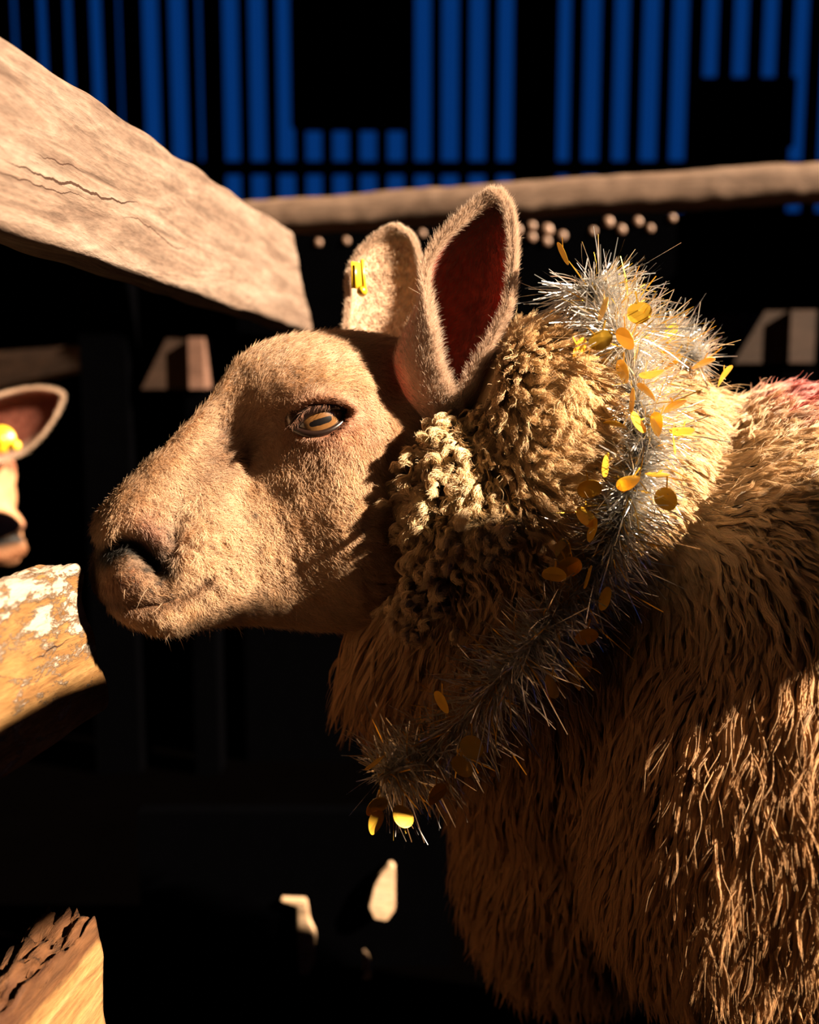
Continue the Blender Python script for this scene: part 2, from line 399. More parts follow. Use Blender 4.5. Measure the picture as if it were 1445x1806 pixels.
# far pen timber, dim brown and out of focus
def quad_board(name, pts, d0, d1, thick, mat, label, cat='board', group=None):
    """pts: four photo corners (left-top, right-top, right-bottom, left-bottom) with depth d0 at the left, d1 at the right"""
    ds = [d0, d1, d1, d0]
    f = [P(p[0], p[1], d) for p, d in zip(pts, ds)]
    nrm = (f[1] - f[0]).cross(f[3] - f[0]).normalized()
    if nrm.y < 0: nrm = -nrm
    V = f + [p + nrm * thick for p in f]
    o = mesh_obj(name, V, [(0, 1, 2, 3), (4, 7, 6, 5), (0, 4, 5, 1), (1, 5, 6, 2), (2, 6, 7, 3), (3, 7, 4, 0)], None, smooth=False)
    bm = bmesh.new(); bm.from_mesh(o.data)
    bmesh.ops.bevel(bm, geom=list(bm.edges), offset=min(0.006, thick * 0.3), segments=2, affect='EDGES'); bm.to_mesh(o.data); bm.free()
    o.data.materials.append(mat)
    return tag(o, label, cat, group)
quad_board('pen_board', [(-120, 628), (236, 600), (226, 634), (-120, 712)], 2.4, 2.25, 0.03, M_post, 'dim brown board slanting in the dark, left of the blurred post stub')
quad_board('pen_board', [(1190, 556), (1600, 540), (1600, 590), (1190, 606)], 2.35, 2.35, 0.03, M_post, 'dim brown board in the dark, over the pink patch on the fleece')
M_stub2 = wood('dim_lit_stub_wood', (0.022, 0.011, 0.007), (0.036, 0.018, 0.011), (0.05, 0.026, 0.017), 0.7, 0.4, False)  # darker copy of the stub wood, weaker light painted into the colour
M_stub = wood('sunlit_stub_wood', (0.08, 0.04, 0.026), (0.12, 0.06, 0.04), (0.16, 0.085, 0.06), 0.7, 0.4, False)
def stub(px0, px1, y0, y1, d, leftpx, label, mat=None):
    root = empty('post_stub', (P((px0 + px1) / 2, y1, d).x, P((px0 + px1) / 2, y1, d).y, 0)); tag(root, label, 'post')
    z1, z0 = P(px0, y0, d).z, P(px0, y1, d).z
    a, b = P(px0, y1, d), P(px1, y1, d); loc = root.location
    box('post_face', a.x - loc.x, b.x - loc.x, 0.0, 0.08, z0, z1, mat or M_stub, root)
    box('post_foot', a.x - loc.x - 0.01, b.x - loc.x + 0.01, 0.01, 0.08, 0.0, z0 + 0.002, M_black, root)
    l = P(leftpx, y1 + 6, d)
    V = [(l.x - loc.x, 0.02, z0), (a.x - loc.x, 0.02, z0), (a.x - loc.x, 0.02, z1), (a.x - loc.x - 0.05, 0.02, z1),]
    V += [(x, y + 0.05, z) for x, y, z in V]
    mesh_obj('post_brace', V, [(0, 1, 2, 3), (4, 7, 6, 5), (0, 4, 5, 1), (1, 5, 6, 2), (2, 6, 7, 3), (3, 7, 4, 0)], M_post, root, smooth=False)
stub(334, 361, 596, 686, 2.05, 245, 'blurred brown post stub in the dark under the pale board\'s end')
stub(1392, 1436, 548, 640, 2.15, 1300, 'blurred dimly lit brown post stub beyond the pink patch on the fleece', M_stub2)

# pale pieces cut to the outlines of sunlit patches, low behind the chest
def sun_patch(poly, d, label, seed):
    pts = [P(x, y, d) for x, y in poly]; n = len(pts)
    V = pts + [p + Vector((0.0, 0.014, 0)) for p in pts]
    f = [tuple(range(n)), tuple(reversed(range(n, 2 * n)))] + [(i, (i + 1) % n, n + (i + 1) % n, n + i) for i in range(n)]
    o = mesh_obj('sun_patch_piece', V, f, None, smooth=False)
    bm = bmesh.new(); bm.from_mesh(o.data); bmesh.ops.bevel(bm, geom=list(bm.edges), offset=0.002, segments=2, affect='EDGES'); bm.to_mesh(o.data); bm.free()
    o.data.materials.append(M_sun_patch)
    return tag(o, label, 'sun_patch', 'pale laths behind the sheep\'s chest')
M_sun_patch = wood('pale_sun_patch', (0.38, 0.24, 0.14), (0.5, 0.33, 0.2), (0.6, 0.42, 0.28), 0.8, 0.3, False)
sun_patch([(495, 1586), (540, 1588), (545, 1625), (556, 1650), (555, 1695), (538, 1742), (525, 1748), (524, 1600), (497, 1592)], 1.42, 'leftmost pale sun patch piece with a hooked top, low in the dark before the chest', 1)
sun_patch([(672, 1540), (688, 1524), (697, 1530), (697, 1605), (682, 1626), (660, 1622), (650, 1600), (660, 1560)], 1.41, 'upper pale drop-shaped sun patch piece, low in the dark beside the chest', 2)
sun_patch([(640, 1680), (650, 1690), (656, 1720), (652, 1758), (640, 1766), (624, 1762), (640, 1730)], 1.41, 'small curved pale sun patch piece under the drop-shaped one', 3)
q = P(600, 1700, 1.38); bb = box('dark_board', -0.30, 0.16, 0.0, 0.03, 0.0, q.z + 0.20, M_black); bb.location = (q.x, q.y + 0.058, 0)
tag(bb, 'black upright board in the shade on which the pale sun patch pieces are fixed', 'board')
sun_patch([(455, 1806), (466, 1792), (477, 1800), (480, 1850), (452, 1850)], 1.38, 'tip of a pale sun patch piece just showing at the bottom edge', 4)

# ------------------------------------------------------------------ fur and wool helpers
def curve_obj(name, pts, rad, col, mat, parent):
    """pts (N,n,3), rad (N,n) or (n,), col (N,3)"""
    N, n, _ = pts.shape
    h = bpy.data.hair_curves.new(name)
    h.add_curves([n] * N)
    h.attributes['position'].data.foreach_set('vector', np.ascontiguousarray(pts.reshape(-1), dtype=np.float32))
    ra = h.attributes.get('radius') or h.attributes.new('radius', 'FLOAT', 'POINT')
    ra.data.foreach_set('value', np.ascontiguousarray(np.broadcast_to(rad, (N, n)).reshape(-1), dtype=np.float32))
    ca = h.attributes.new('col', 'FLOAT_COLOR', 'CURVE')
    c4 = np.ones((N, 4), np.float32); c4[:, :3] = col; ca.data.foreach_set('color', c4.reshape(-1))
    h.materials.append(mat)
    o = bpy.data.objects.new(name, h); C.objects.link(o)
    if parent is not None: adopt(o, parent)
    return o
def hair_mat(name, trans=0.35, rough=0.55):
    m = bpy.data.materials.new(name); m.use_nodes = True; n, l = m.node_tree.nodes, m.node_tree.links; n.clear()
    out = n.new('ShaderNodeOutputMaterial'); at = n.new('ShaderNodeAttribute'); at.attribute_name = 'col'
    d = n.new('ShaderNodeBsdfDiffuse'); t = n.new('ShaderNodeBsdfTranslucent'); g = n.new('ShaderNodeBsdfHair')
    g.component = 'Reflection'; g.inputs['RoughnessU'].default_value = 0.35; g.inputs['RoughnessV'].default_value = 0.9
    g.inputs['Color'].default_value = (1.0, 0.95, 0.88, 1)
    m1 = n.new('ShaderNodeMixShader'); m1.inputs[0].default_value = trans; m2 = n.new('ShaderNodeMixShader'); m2.inputs[0].default_value = 0.07
    l.new(at.outputs['Color'], d.inputs[0]); l.new(at.outputs['Color'], t.inputs[0])
    l.new(d.outputs[0], m1.inputs[1]); l.new(t.outputs[0], m1.inputs[2]); l.new(m1.outputs[0], m2.inputs[1]); l.new(g.outputs[0], m2.inputs[2])
    l.new(m2.outputs[0], out.inputs[0])
    return m
M_fur = hair_mat('short_face_fur', 0.3)
M_wool = hair_mat('fleece_wool', 0.24)

def tri_data(o):
    dg = bpy.context.evaluated_depsgraph_get(); me = o.evaluated_get(dg).to_mesh(); me.calc_loop_triangles()
    v = np.empty(len(me.vertices) * 3, np.float32); me.vertices.foreach_get('co', v); v = v.reshape(-1, 3).astype(float)
    M = np.array(o.matrix_world); v = v @ M[:3, :3].T + M[:3, 3]
    nr = np.empty(len(me.vertices) * 3, np.float32); me.vertices.foreach_get('normal', nr); nr = nr.reshape(-1, 3).astype(float) @ M[:3, :3].T
    t = np.empty(len(me.loop_triangles) * 3, np.int32); me.loop_triangles.foreach_get('vertices', t); t = t.reshape(-1, 3)
    return v, nr, t
def sample(v, nr, t, N, weight=None):
    a, b, c = v[t[:, 0]], v[t[:, 1]], v[t[:, 2]]
    ar = np.linalg.norm(np.cross(b - a, c - a), axis=1)
    if weight is not None: ar = ar * weight((a + b + c) / 3, (nr[t[:, 0]] + nr[t[:, 1]] + nr[t[:, 2]]) / 3)
    cs = np.cumsum(ar); i = np.searchsorted(cs, rng.uniform(0, cs[-1], N)); i = np.clip(i, 0, len(t) - 1)
    r1, r2 = np.sqrt(rng.uniform(size=N)), rng.uniform(size=N); w = np.stack([1 - r1, r1 * (1 - r2), r1 * r2], -1)
    p = (v[t[i]] * w[..., None]).sum(1); q = (nr[t[i]] * w[..., None]).sum(1); q /= np.maximum(np.linalg.norm(q, axis=1), 1e-9)[:, None]
    return p, q
def nrmz(a): return a / np.maximum(np.linalg.norm(a, axis=-1), 1e-9)[..., None]
def tangent(d, n): return nrmz(d - (d * n).sum(-1)[..., None] * n)
def gs(x, y, cx, cy, rx, ry=None, ang=0.0):
    ry = ry or rx; dx, dy = x - cx, y - cy; c, s = math.cos(ang), math.sin(ang)
    u = (dx * c + dy * s) / rx; v = (-dx * s + dy * c) / ry
    return np.exp(-(u * u + v * v))
def seg_dist(x, y, pts):
    d = np.full(np.shape(x), 1e9)
    for (ax, ay), (bx, by) in zip(pts[:-1], pts[1:]):
        vx, vy = bx - ax, by - ay; t = np.clip(((x - ax) * vx + (y - ay) * vy) / (vx * vx + vy * vy), 0, 1)
        d = np.minimum(d, np.hypot(x - ax - t * vx, y - ay - t * vy))
    return d

# ------------------------------------------------------------------ sheep head (lofted, then sculpted)
S = 0.70 / F; YAW = math.radians(20); TY, SY, CY = math.tan(YAW), math.sin(YAW), math.cos(YAW)
XR, Z0 = 560.0, -140.0
# T(x,y) top, B(x,y) bottom, half width, top fullness, bottom fullness
ST = np.array([
    (178, 955, 181, 1022, 44, .9, .9),
    (178, 930, 185, 1048, 62, .9, .9),
    (184, 905, 200, 1074, 72, .88, .88),
    (206, 872, 232, 1098, 79, .8, .8),
    (245, 832, 288, 1116, 82, .72, .7),
    (290, 790, 345, 1103, 82, .66, .62),
    (332, 748, 400, 1096, 78, .66, .6),
    (370, 705, 455, 1099, 66, .7, .58),
    (402, 660, 510, 1103, 74, .78, .58),
    (436, 624, 560, 1107, 104, .85, .6),
    (488, 600, 610, 1108, 138, .85, .62),
    (556, 590, 660, 1095, 146, .85, .68),
    (630, 588, 712, 1070, 134, .85, .72),
    (700, 600, 760, 1035, 126, .85, .75),
    (770, 625, 810, 990, 112, .85, .8),
    (835, 680, 850, 930, 70, .85, .8),
    (860, 760, 866, 860, 8, .85, .8)], float)
NS, NR = 330, 260
def resample(tab, n):
    k = len(tab); u = np.linspace(0, k - 1, n); out = np.zeros((n, tab.shape[1]))
    i = np.clip(np.floor(u).astype(int), 0, k - 2); f = (u - i)[:, None]
    p0, p1, p2, p3 = tab[np.maximum(i - 1, 0)], tab[i], tab[i + 1], tab[np.minimum(i + 2, k - 1)]
    return 0.5 * (2 * p1 + (p2 - p0) * f + (2 * p0 - 5 * p1 + 4 * p2 - p3) * f ** 2 + (3 * p1 - p0 - 3 * p2 + p3) * f ** 3)
MOUTH = [(180, 1052), (205, 1060), (240, 1067), (280, 1064), (318, 1050), (345, 1034), (364, 1018)]
EYE = (567.0, 739.0); EA = math.atan2(-26, 86)
def almond(x, y):
    dx, dy = x - EYE[0], y - EYE[1]; c, s = math.cos(EA), math.sin(EA)
    u = (dx * c + dy * s) / 52.0; v = -dx * s + dy * c
    k = np.clip(1 - u * u, 0, 1) ** 0.75
    hb = np.where(v < 0, 21.0, 25.0)
    return np.where(np.abs(u) < 1, np.abs(v) / np.maximum(hb * k, 0.01), 9.0), u, v
def head_coords():
    st = resample(ST, NS)
    th = np.linspace(0, 2 * np.pi, NR, endpoint=False)
    h = (1 - np.cos(th)) / 2
    side = np.sin(th)
    Tx, Ty, Bx, By, W, tf, bf = [st[:, i][:, None] for i in range(7)]
    lw = np.abs(side)[None, :]
    # superellipse-like profile with adjustable fullness above and below the widest line
    hm = 0.46
    top = np.clip((hm - h) / hm, 0, 1)[None, :]; bot = np.clip((h - hm) / (1 - hm), 0, 1)[None, :]
    pt = 1.2 + 2.2 * tf; pb = 1.0 + 2.0 * bf
    prof = np.where(h[None, :] < hm, (1 - top ** pt) ** (1 / 2.0), (1 - bot ** pb) ** (1 / 2.0))
    L = W * prof * np.sign(side)[None, :]
    A = Tx + (Bx - Tx) * h; Y = Ty + (By - Ty) * h
    sg = np.sign(side)[None, :] * np.clip(np.abs(L) / 30.0, 0, 1)
    X = A + np.abs(L) * SY
    d = np.zeros_like(L)
    d += 19 * gs(X, Y, 580, 690, 80, 28, -0.18)                    # brow
    d += 7 * gs(X, Y, 575, 735, 75, 60)                          # orbit
    d -= 28 * gs(X, Y, 462, 800, 28, 62, 0.5)                    # tear hollow
    d -= 12 * gs(X, Y, 505, 752, 26, 16, -0.5)
    d += 9 * gs(X, Y, 600, 800, 90, 24, -0.55)                   # cheekbone
    d -= 36 * gs(X, Y, 388, 772, 122, 50, -0.92)
    d += 12 * gs(X, Y, 610, 930, 95, 80)                         # masseter
    d += 14 * gs(X, Y, 470, 960, 80, 80)                          # behind the lips
    d -= 10 * gs(X, Y, 690, 700, 40, 50)                         # below the ear
    d += 12 * gs(X, Y, 270, 930, 42, 40)                         # nostril wing
    d -= 13 * gs(X, Y, 308, 945, 15, 48, 0.15)                   # crease behind the nostril
    d += 10 * gs(X, Y, 345, 950, 45, 60)                         # cheek pad
    d += 11 * gs(X, Y, 235, 1035, 50, 24)                        # upper lip
    d += 9 * gs(X, Y, 330, 1010, 40, 26, -0.5)
    d += 8 * gs(X, Y, 285, 1092, 42, 20)                         # chin
    ns = seg_dist(X, Y, [(203, 962), (222, 950), (245, 962), (268, 985), (282, 1000)])
    d -= 46 * np.exp(-(ns / 17.0) ** 2)                          # nostril slit
    md = seg_dist(X, Y, MOUTH); d -= 12 * np.exp(-(md / 6.0) ** 2) 
    al, u, v = almond(X, Y)
    d -= 34 * np.clip((1.12 - al) / 0.25, 0, 1)
    dist = seg_dist(X, Y, [(520, 716), (545, 703), (570, 698), (598, 704), (618, 718)])
    d += 13 * np.exp(-(dist / 10.0) ** 2)                          # upper lid fold
    dist = seg_dist(X, Y, [(530, 768), (560, 778), (590, 770), (612, 750)])
    d += 5 * np.exp(-(dist / 8.0) ** 2)
    for f_, a_ in ((1 / 50.0, 0.9),):
        d += a_ * snoise(np.stack([X, Y, L * 0.6], -1), f_, 2)
    L2 = L + d * sg
    return A, Y, L2, X
def head_faces():
    f = [(i * NR + j, i * NR + (j + 1) % NR, (i + 1) * NR + (j + 1) % NR, (i + 1) * NR + j) for i in range(NS - 1) for j in range(NR)]
    return f + [tuple(range(NR)), tuple((NS - 1) * NR + j for j in reversed(range(NR)))]
HA, HY, HL, HXn = head_coords()
def head_world():
    X = HA + HL * SY; Z = Z0 + (XR - HA) * TY + HL * CY
    return PA(X, HY, 0.70 - Z * S).reshape(-1, 3)

def attr_skin(name, rough=0.6, sss=0.0):
    m = bpy.data.materials.new(name); n, l, b = nodes(m)
    at = n.new('ShaderNodeAttribute'); at.attribute_name = 'col'; l.new(at.outputs['Color'], b.inputs['Base Color'])
    b.inputs['Roughness'].default_value = rough; b.inputs['Specular IOR Level'].default_value = 0.3
    nz = n.new('ShaderNodeTexNoise'); nz.inputs['Scale'].default_value = 420; tc = n.new('ShaderNodeTexCoord'); l.new(tc.outputs['Object'], nz.inputs[0])
    bp = n.new('ShaderNodeBump'); bp.inputs['Strength'].default_value = 0.35; bp.inputs['Distance'].default_value = 0.001
    l.new(nz.outputs['Fac'], bp.inputs['Height']); l.new(bp.outputs[0], b.inputs['Normal'])
    return m
M_skin = attr_skin('sheep_skin')
def set_cols(o, col):
    me = o.data; a = me.color_attributes.new('col', 'FLOAT_COLOR', 'POINT')
    c4 = np.ones((len(me.vertices), 4), np.float32); c4[:, :3] = col; a.data.foreach_set('color', c4.reshape(-1))

def face_color(X, Y, p, hair=True):
    """fur colour of the face by place: cream with pinkish, grey and tan markings, shade painted on the nose bridge"""
    base = np.array([0.77, 0.58, 0.42]); X = np.asarray(X, float); Y = np.asarray(Y, float)
    c = np.ones(X.shape + (3,)) * base
    def mix(w, col):
        nonlocal c
        w = np.clip(w, 0, 1)[..., None]; c = c * (1 - w) + np.array(col) * w
    n1 = snoise(p, 55, 1); n2 = snoise(p, 160, 0)
    mix(0.35 * (n1 > 0.1) * np.abs(n1) + 0.15, (0.66, 0.42, 0.22))
    mix(0.55 * gs(X, Y, 585, 672, 60, 22, 0.15), (0.55, 0.36, 0.16))                 # tan over the brow
    mix(0.62 * gs(X, Y, 580, 740, 78, 52), (0.52, 0.26, 0.20))                       # pink round the eye
    mix(0.75 * np.exp(-((almond(X, Y)[0] - 1) / 0.30) ** 2), (0.16, 0.06, 0.045))
    mix(0.8 * gs(X, Y, 405, 795, 105, 52, -0.65) * (0.75 + 0.4 * n2), (0.36, 0.21, 0.13))  # shade on the nose bridge painted into the fur colour
    mix(0.8 * gs(X, Y, 262, 945, 34, 42, -0.3), (0.50, 0.30, 0.25))                  # pink nostril wing
    mix(0.8 * gs(X, Y, 300, 955, 18, 42, 0.1) * (0.7 + 0.5 * n2), (0.16, 0.10, 0.075))
    mix(0.95 * gs(X, Y, 210, 1035, 72, 44) * (0.85 + 0.3 * n2), (0.20, 0.09, 0.04))  # brown upper lip
    mix(0.7 * np.exp(-(seg_dist(X, Y, MOUTH) / 9.0) ** 2), (0.16, 0.08, 0.045))
    mix(1.25 * np.exp(-(seg_dist(X, Y, [(190, 975), (222, 962), (245, 966), (268, 985), (285, 1000)]) / 21.0) ** 2), (0.012, 0.008, 0.007))
    mix(0.35 * gs(X, Y, 660, 780, 60, 60) * (n1 > 0), (0.45, 0.24, 0.12))
    for (sx, sy, r_) in ((252, 1003, 5), (279, 1027, 5), (616, 888, 4), (448, 905, 5), (232, 1018, 3), (262, 1040, 3), (300, 1000, 3)):
        mix(0.95 * gs(X, Y, sx, sy, r_), (0.03, 0.015, 0.012))
    mix(0.35 * np.clip((1020 - Y) / 200, 0, 1) * gs(X, Y, 330, 880, 90, 60, -0.6), (0.80, 0.68, 0.56))
    return np.clip(c, 0.002, 1) ** 1.4

# ------------------------------------------------------------------ sheep body (rounded masses fused into one skin)
def fused(name, balls, voxel, smooth_it=12):
    """balls: (centre Vector, (rx,ry,rz), zrot)"""
    bm = bmesh.new()
    for c, rad, zr in balls:
        M = Matrix.Translation(c) @ Matrix.Rotation(zr, 4, 'Z') @ Matrix.Diagonal((*rad, 1))
        bmesh.ops.create_icosphere(bm, subdivisions=4, radius=1.0, matrix=M)
    o = bm_obj('tmp', bm)
    md = o.modifiers.new('r', 'REMESH'); md.mode = 'VOXEL'; md.voxel_size = voxel
    ms = o.modifiers.new('s', 'SMOOTH'); ms.factor = 0.8; ms.iterations = smooth_it
    dg = bpy.context.evaluated_depsgraph_get(); me = bpy.data.meshes.new_from_object(o.evaluated_get(dg))
    bpy.data.objects.remove(o)
    return me
AX = Vector((0.998, 0.06, 0)); AR = math.atan2(0.06, 0.998)
B0 = P(1215, 1175, 0.845)
balls = []
for k in range(9):
    t = k / 8; balls.append((B0 + AX * (0.08 + 0.86 * t) + Vector((0, -0.15 * t * t, 0)), (0.17, 0.19 - 0.03 * t, 0.235 - 0.015 * t), AR))
balls += [(B0, (0.12, 0.14, 0.19), AR), (P(1010, 1400, 0.90), (0.10, 0.10, 0.17), AR), (P(1300, 1390, 0.775), (0.12, 0.12, 0.165), AR), (P(1420, 1350, 0.76), (0.13, 0.12, 0.17), AR),
          (P(940, 800, 0.79), (0.085, 0.100, 0.10), 0), (P(958, 765, 0.742), (0.052, 0.066, 0.078), 0), (P(1040, 870, 0.83), (0.11, 0.105, 0.125), 0), (P(1130, 960, 0.86), (0.13, 0.125, 0.14), 0),
          (P(900, 900, 0.80), (0.09, 0.09, 0.10), 0), (P(830, 860, 0.785), (0.07, 0.062, 0.075), 0), (P(800, 1010, 0.80), (0.075, 0.07, 0.09), 0),
          (P(900, 1080, 0.83), (0.11, 0.10, 0.12), 0), (P(735, 1095, 0.80), (0.062, 0.055, 0.050), 0), (P(830, 1165, 0.84), (0.085, 0.07, 0.06), 0),
          (P(1000, 1150, 0.86), (0.13, 0.12, 0.16), 0), (P(785, 860, 0.732), (0.026, 0.026, 0.045), 0)]
# legs
rump = B0 + AX * 0.86 + Vector((0, -0.13, 0))
side = Vector((-0.06, 0.998, 0))
hoof_spots = []
for base, lat in ((B0 + AX * 0.15, 0.10), (B0 + AX * 0.17, -0.10), (rump, 0.10), (rump - AX * 0.05, -0.10)):
    foot = Vector((base.x, base.y, 0)) + side * lat
    rear = base is not None and (base - B0).length > 0.5
    z = B0.z - 0.14
    k = 0
    while z > 0.05:
        t = 1 - z / (B0.z - 0.14)
        rr = 0.075 * (1 - t) ** 1.5 + 0.026 + (0.008 * math.exp(-((t - 0.55) / 0.07) ** 2))
        off = AX * ((0.06 * math.sin(t * math.pi) if rear else 0.0))
        balls.append((foot + off + Vector((0, 0, z)), (rr, rr, rr * 1.2), 0)); z -= 0.03
    hoof_spots.append(foot)
body_me = fused('body', balls, 0.008)

# one skin: head loft joined to the fused body
hv = head_world(); hf = head_faces()
n0 = len(body_me.vertices)
bv = np.empty(n0 * 3, np.float32); body_me.vertices.foreach_get('co', bv); bv = bv.reshape(-1, 3)
bf = [tuple(p.vertices) for p in body_me.polygons]
root_loc = Vector((B0.x + 0.3, B0.y - 0.1, 0))
sheep = mesh_obj('sheep', np.vstack([hv, bv]), hf + [tuple(i + len(hv) for i in f) for f in bf], M_skin)
sheep_data = None
# move the origin to the ground under the body
sheep.data.transform(Matrix.Translation(-root_loc)); sheep.location = root_loc
tag(sheep, 'large cream sheep in profile wearing a silver and gold tinsel garland', 'sheep')
bpy.context.view_layer.update()
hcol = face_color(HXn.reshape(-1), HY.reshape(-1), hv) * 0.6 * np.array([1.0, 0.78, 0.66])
WOOLC = np.array([0.74, 0.46, 0.22])
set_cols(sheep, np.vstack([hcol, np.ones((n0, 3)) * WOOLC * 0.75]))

M_hoof = simple('dark_horn', (0.03, 0.022, 0.016), 0.45)
for fpos in hoof_spots:
    bm = bmesh.new()
    for s_ in (-1, 1):
        bmesh.ops.create_cone(bm, cap_ends=True, segments=20, radius1=0.026, radius2=0.017, depth=0.045,
                              matrix=Matrix.Translation((0, 0.014 * s_, 0.0235)) @ Matrix.Diagonal((1.25, 0.52, 1, 1)))
    o = bm_obj('hoof', bm, M_hoof); o.location = fpos; adopt(o, sheep)

# BVH of the whole animal
v_, n_, t_ = tri_data(sheep)
bvh = BVHTree.FromPolygons([Vector(a) for a in v_], [tuple(int(k) for k in a) for a in t_])
def hit(px, py):
    o = Vector((0, 0, CAMZ)); d = (P(px, py, 1) - o).normalized()
    loc, nrm, i, dist = bvh.ray_cast(o, d)
    return loc, nrm

# ------------------------------------------------------------------ eye
def head_pt(px, py, L):
    """point of the head's own frame: image place of the near side and lateral offset"""
    A = px - L * SY
    return P(px, py, 0.70 - (Z0 + (XR - A) * TY + L * CY) * S)
outd = Vector((SY, -CY, 0.0))
eL, eN = hit(567, 690)[0], None
ER = 0.0240
ex_front = head_pt(571, 739, 143)            # front of the cornea
ec = ex_front - outd * ER
m = bpy.data.materials.new('amber_eye'); n, l, b = nodes(m)
tc = n.new('ShaderNodeTexCoord'); sx = n.new('ShaderNodeSeparateXYZ'); l.new(tc.outputs['Object'], sx.inputs[0])
def math_n(op, a, b_=None, c_=None):
    q = n.new('ShaderNodeMath'); q.operation = op
    for i, v in enumerate((a, b_, c_)):
        if v is None: continue
        if isinstance(v, (int, float)): q.inputs[i].default_value = v
        else: l.new(v, q.inputs[i])
    return q.outputs[0]
nzz = n.new('ShaderNodeTexNoise'); nzz.inputs['Scale'].default_value = 330; nzz.inputs['Detail'].default_value = 4; l.new(tc.outputs['Object'], nzz.inputs[0])
xx = math_n('MULTIPLY', math_n('ADD', sx.outputs['X'], 0.0022), 1 / 0.0086); zz = math_n('MULTIPLY', math_n('ADD', sx.outputs['Z'], 0.0012), 1 / 0.0024)
xp = math_n('POWER', math_n('ABSOLUTE', xx), 4.0); zp = math_n('POWER', math_n('ABSOLUTE', zz), 2.5)
pup = math_n('ADD', math_n('ADD', xp, zp), math_n('MULTIPLY', math_n('SUBTRACT', nzz.outputs['Fac'], 0.5), 1.0))
r = n.new('ShaderNodeValToRGB'); e = r.color_ramp.elements
e[0].position = 0.9; e[0].color = (0.004, 0.003, 0.003, 1); e[1].position = 1.0; e[1].color = (0.34, 0.17, 0.05, 1)
rr_ = math_n('SQRT', math_n('ADD', math_n('POWER', sx.outputs['X'], 2.0), math_n('POWER', sx.outputs['Z'], 2.0)))
r2 = n.new('ShaderNodeValToRGB'); e2 = r2.color_ramp.elements
e2[0].position = 0.0; e2[0].color = (0.12, 0.05, 0.014, 1); e2[1].position = 1.0; e2[1].color = (0.03, 0.012, 0.006, 1)
for pz_, cc_ in ((0.40, (0.15, 0.068, 0.02, 1)), (0.62, (0.07, 0.028, 0.008, 1)), (0.76, (0.02, 0.008, 0.004, 1))):
    q = e2.new(pz_); q.color = cc_
l.new(math_n('ADD', math_n('MULTIPLY', rr_, 1 / 0.0225), math_n('MULTIPLY', math_n('SUBTRACT', nzz.outputs['Fac'], 0.5), 0.7)), r2.inputs[0])
mxp = n.new('ShaderNodeMixRGB'); l.new(math_n('GREATER_THAN', pup, 1.0), mxp.inputs[0]); mxp.inputs[1].default_value = (0.004, 0.003, 0.003, 1)
l.new(r2.outputs[0], mxp.inputs[2]); l.new(mxp.outputs[0], b.inputs['Base Color'])
b.inputs['Roughness'].default_value = 0.3; b.inputs['Coat Weight'].default_value = 1.0; b.inputs['Coat Roughness'].default_value = 0.04
M_eye = m
def eyeball(c, out, name='eye'):
    bm = bmesh.new(); bmesh.ops.create_uvsphere(bm, u_segments=64, v_segments=40, radius=ER)
    o = bm_obj(name, bm, M_eye)
    # local -Y looks out, local X lies along the lids
    yax = -Vector(out).normalized(); xax = (P(610, 724, .7) - P(524, 750, .7)); xax = (xax - yax * xax.dot(yax)).normalized(); zax = xax.cross(yax)
    M = Matrix((xax, yax, zax)).transposed().to_4x4(); M.translation = c; o.matrix_world = M
    adopt(o, sheep)
    return o
eb = eyeball(ec, outd)
eb['label'] = 'amber eye with a dark slot pupil'
# lid margin: dark wet rim that follows the almond
def lid():
    V, Fc = [], []; n_, m_ = 96, 10
    cs, sn_ = math.cos(EA), math.sin(EA)
    pts = []
    for i in range(n_):
        a = 2 * math.pi * i / n_; u = math.cos(a); k = (1 - u * u) ** 0.75 if abs(u) < 1 else 0
        v = (25 if math.sin(a) > 0 else -21) * k
        dx = 52 * u; px = EYE[0] + dx * cs - v * sn_; py = EYE[1] + dx * sn_ + v * cs
        # on the eyeball's surface, a little outside
        d0 = Vector((0, 0, CAMZ)); dr = (P(px, py, 1) - d0).normalized(); oc = d0 - ec; bq = dr.dot(oc); R_ = ER + 0.0012; disc = bq * bq - (oc.dot(oc) - R_ * R_)
        t = -bq - math.sqrt(max(disc, 0)); pts.append(d0 + dr * t)
    for i in range(n_):
        tg = (pts[(i + 1) % n_] - pts[i - 1]).normalized(); o1 = (pts[i] - ec).normalized(); o2 = tg.cross(o1).normalized()
        rad = 0.0021 * (1.35 if i > n_ // 2 else 1.0)
        for j in range(m_):
            a = 2 * math.pi * j / m_; V.append(pts[i] + o1 * math.cos(a) * rad + o2 * math.sin(a) * rad * 1.3)
    for i in range(n_):
        for j in range(m_):
            Fc.append((i * m_ + j, i * m_ + (j + 1) % m_, ((i + 1) % n_) * m_ + (j + 1) % m_, ((i + 1) % n_) * m_ + j))
    o = mesh_obj('eyelid', V, Fc, simple('wet_dark_lid', (0.014, 0.006, 0.004), 0.3, nscale=200)); adopt(o, sheep)
    return pts
lid_pts = lid()

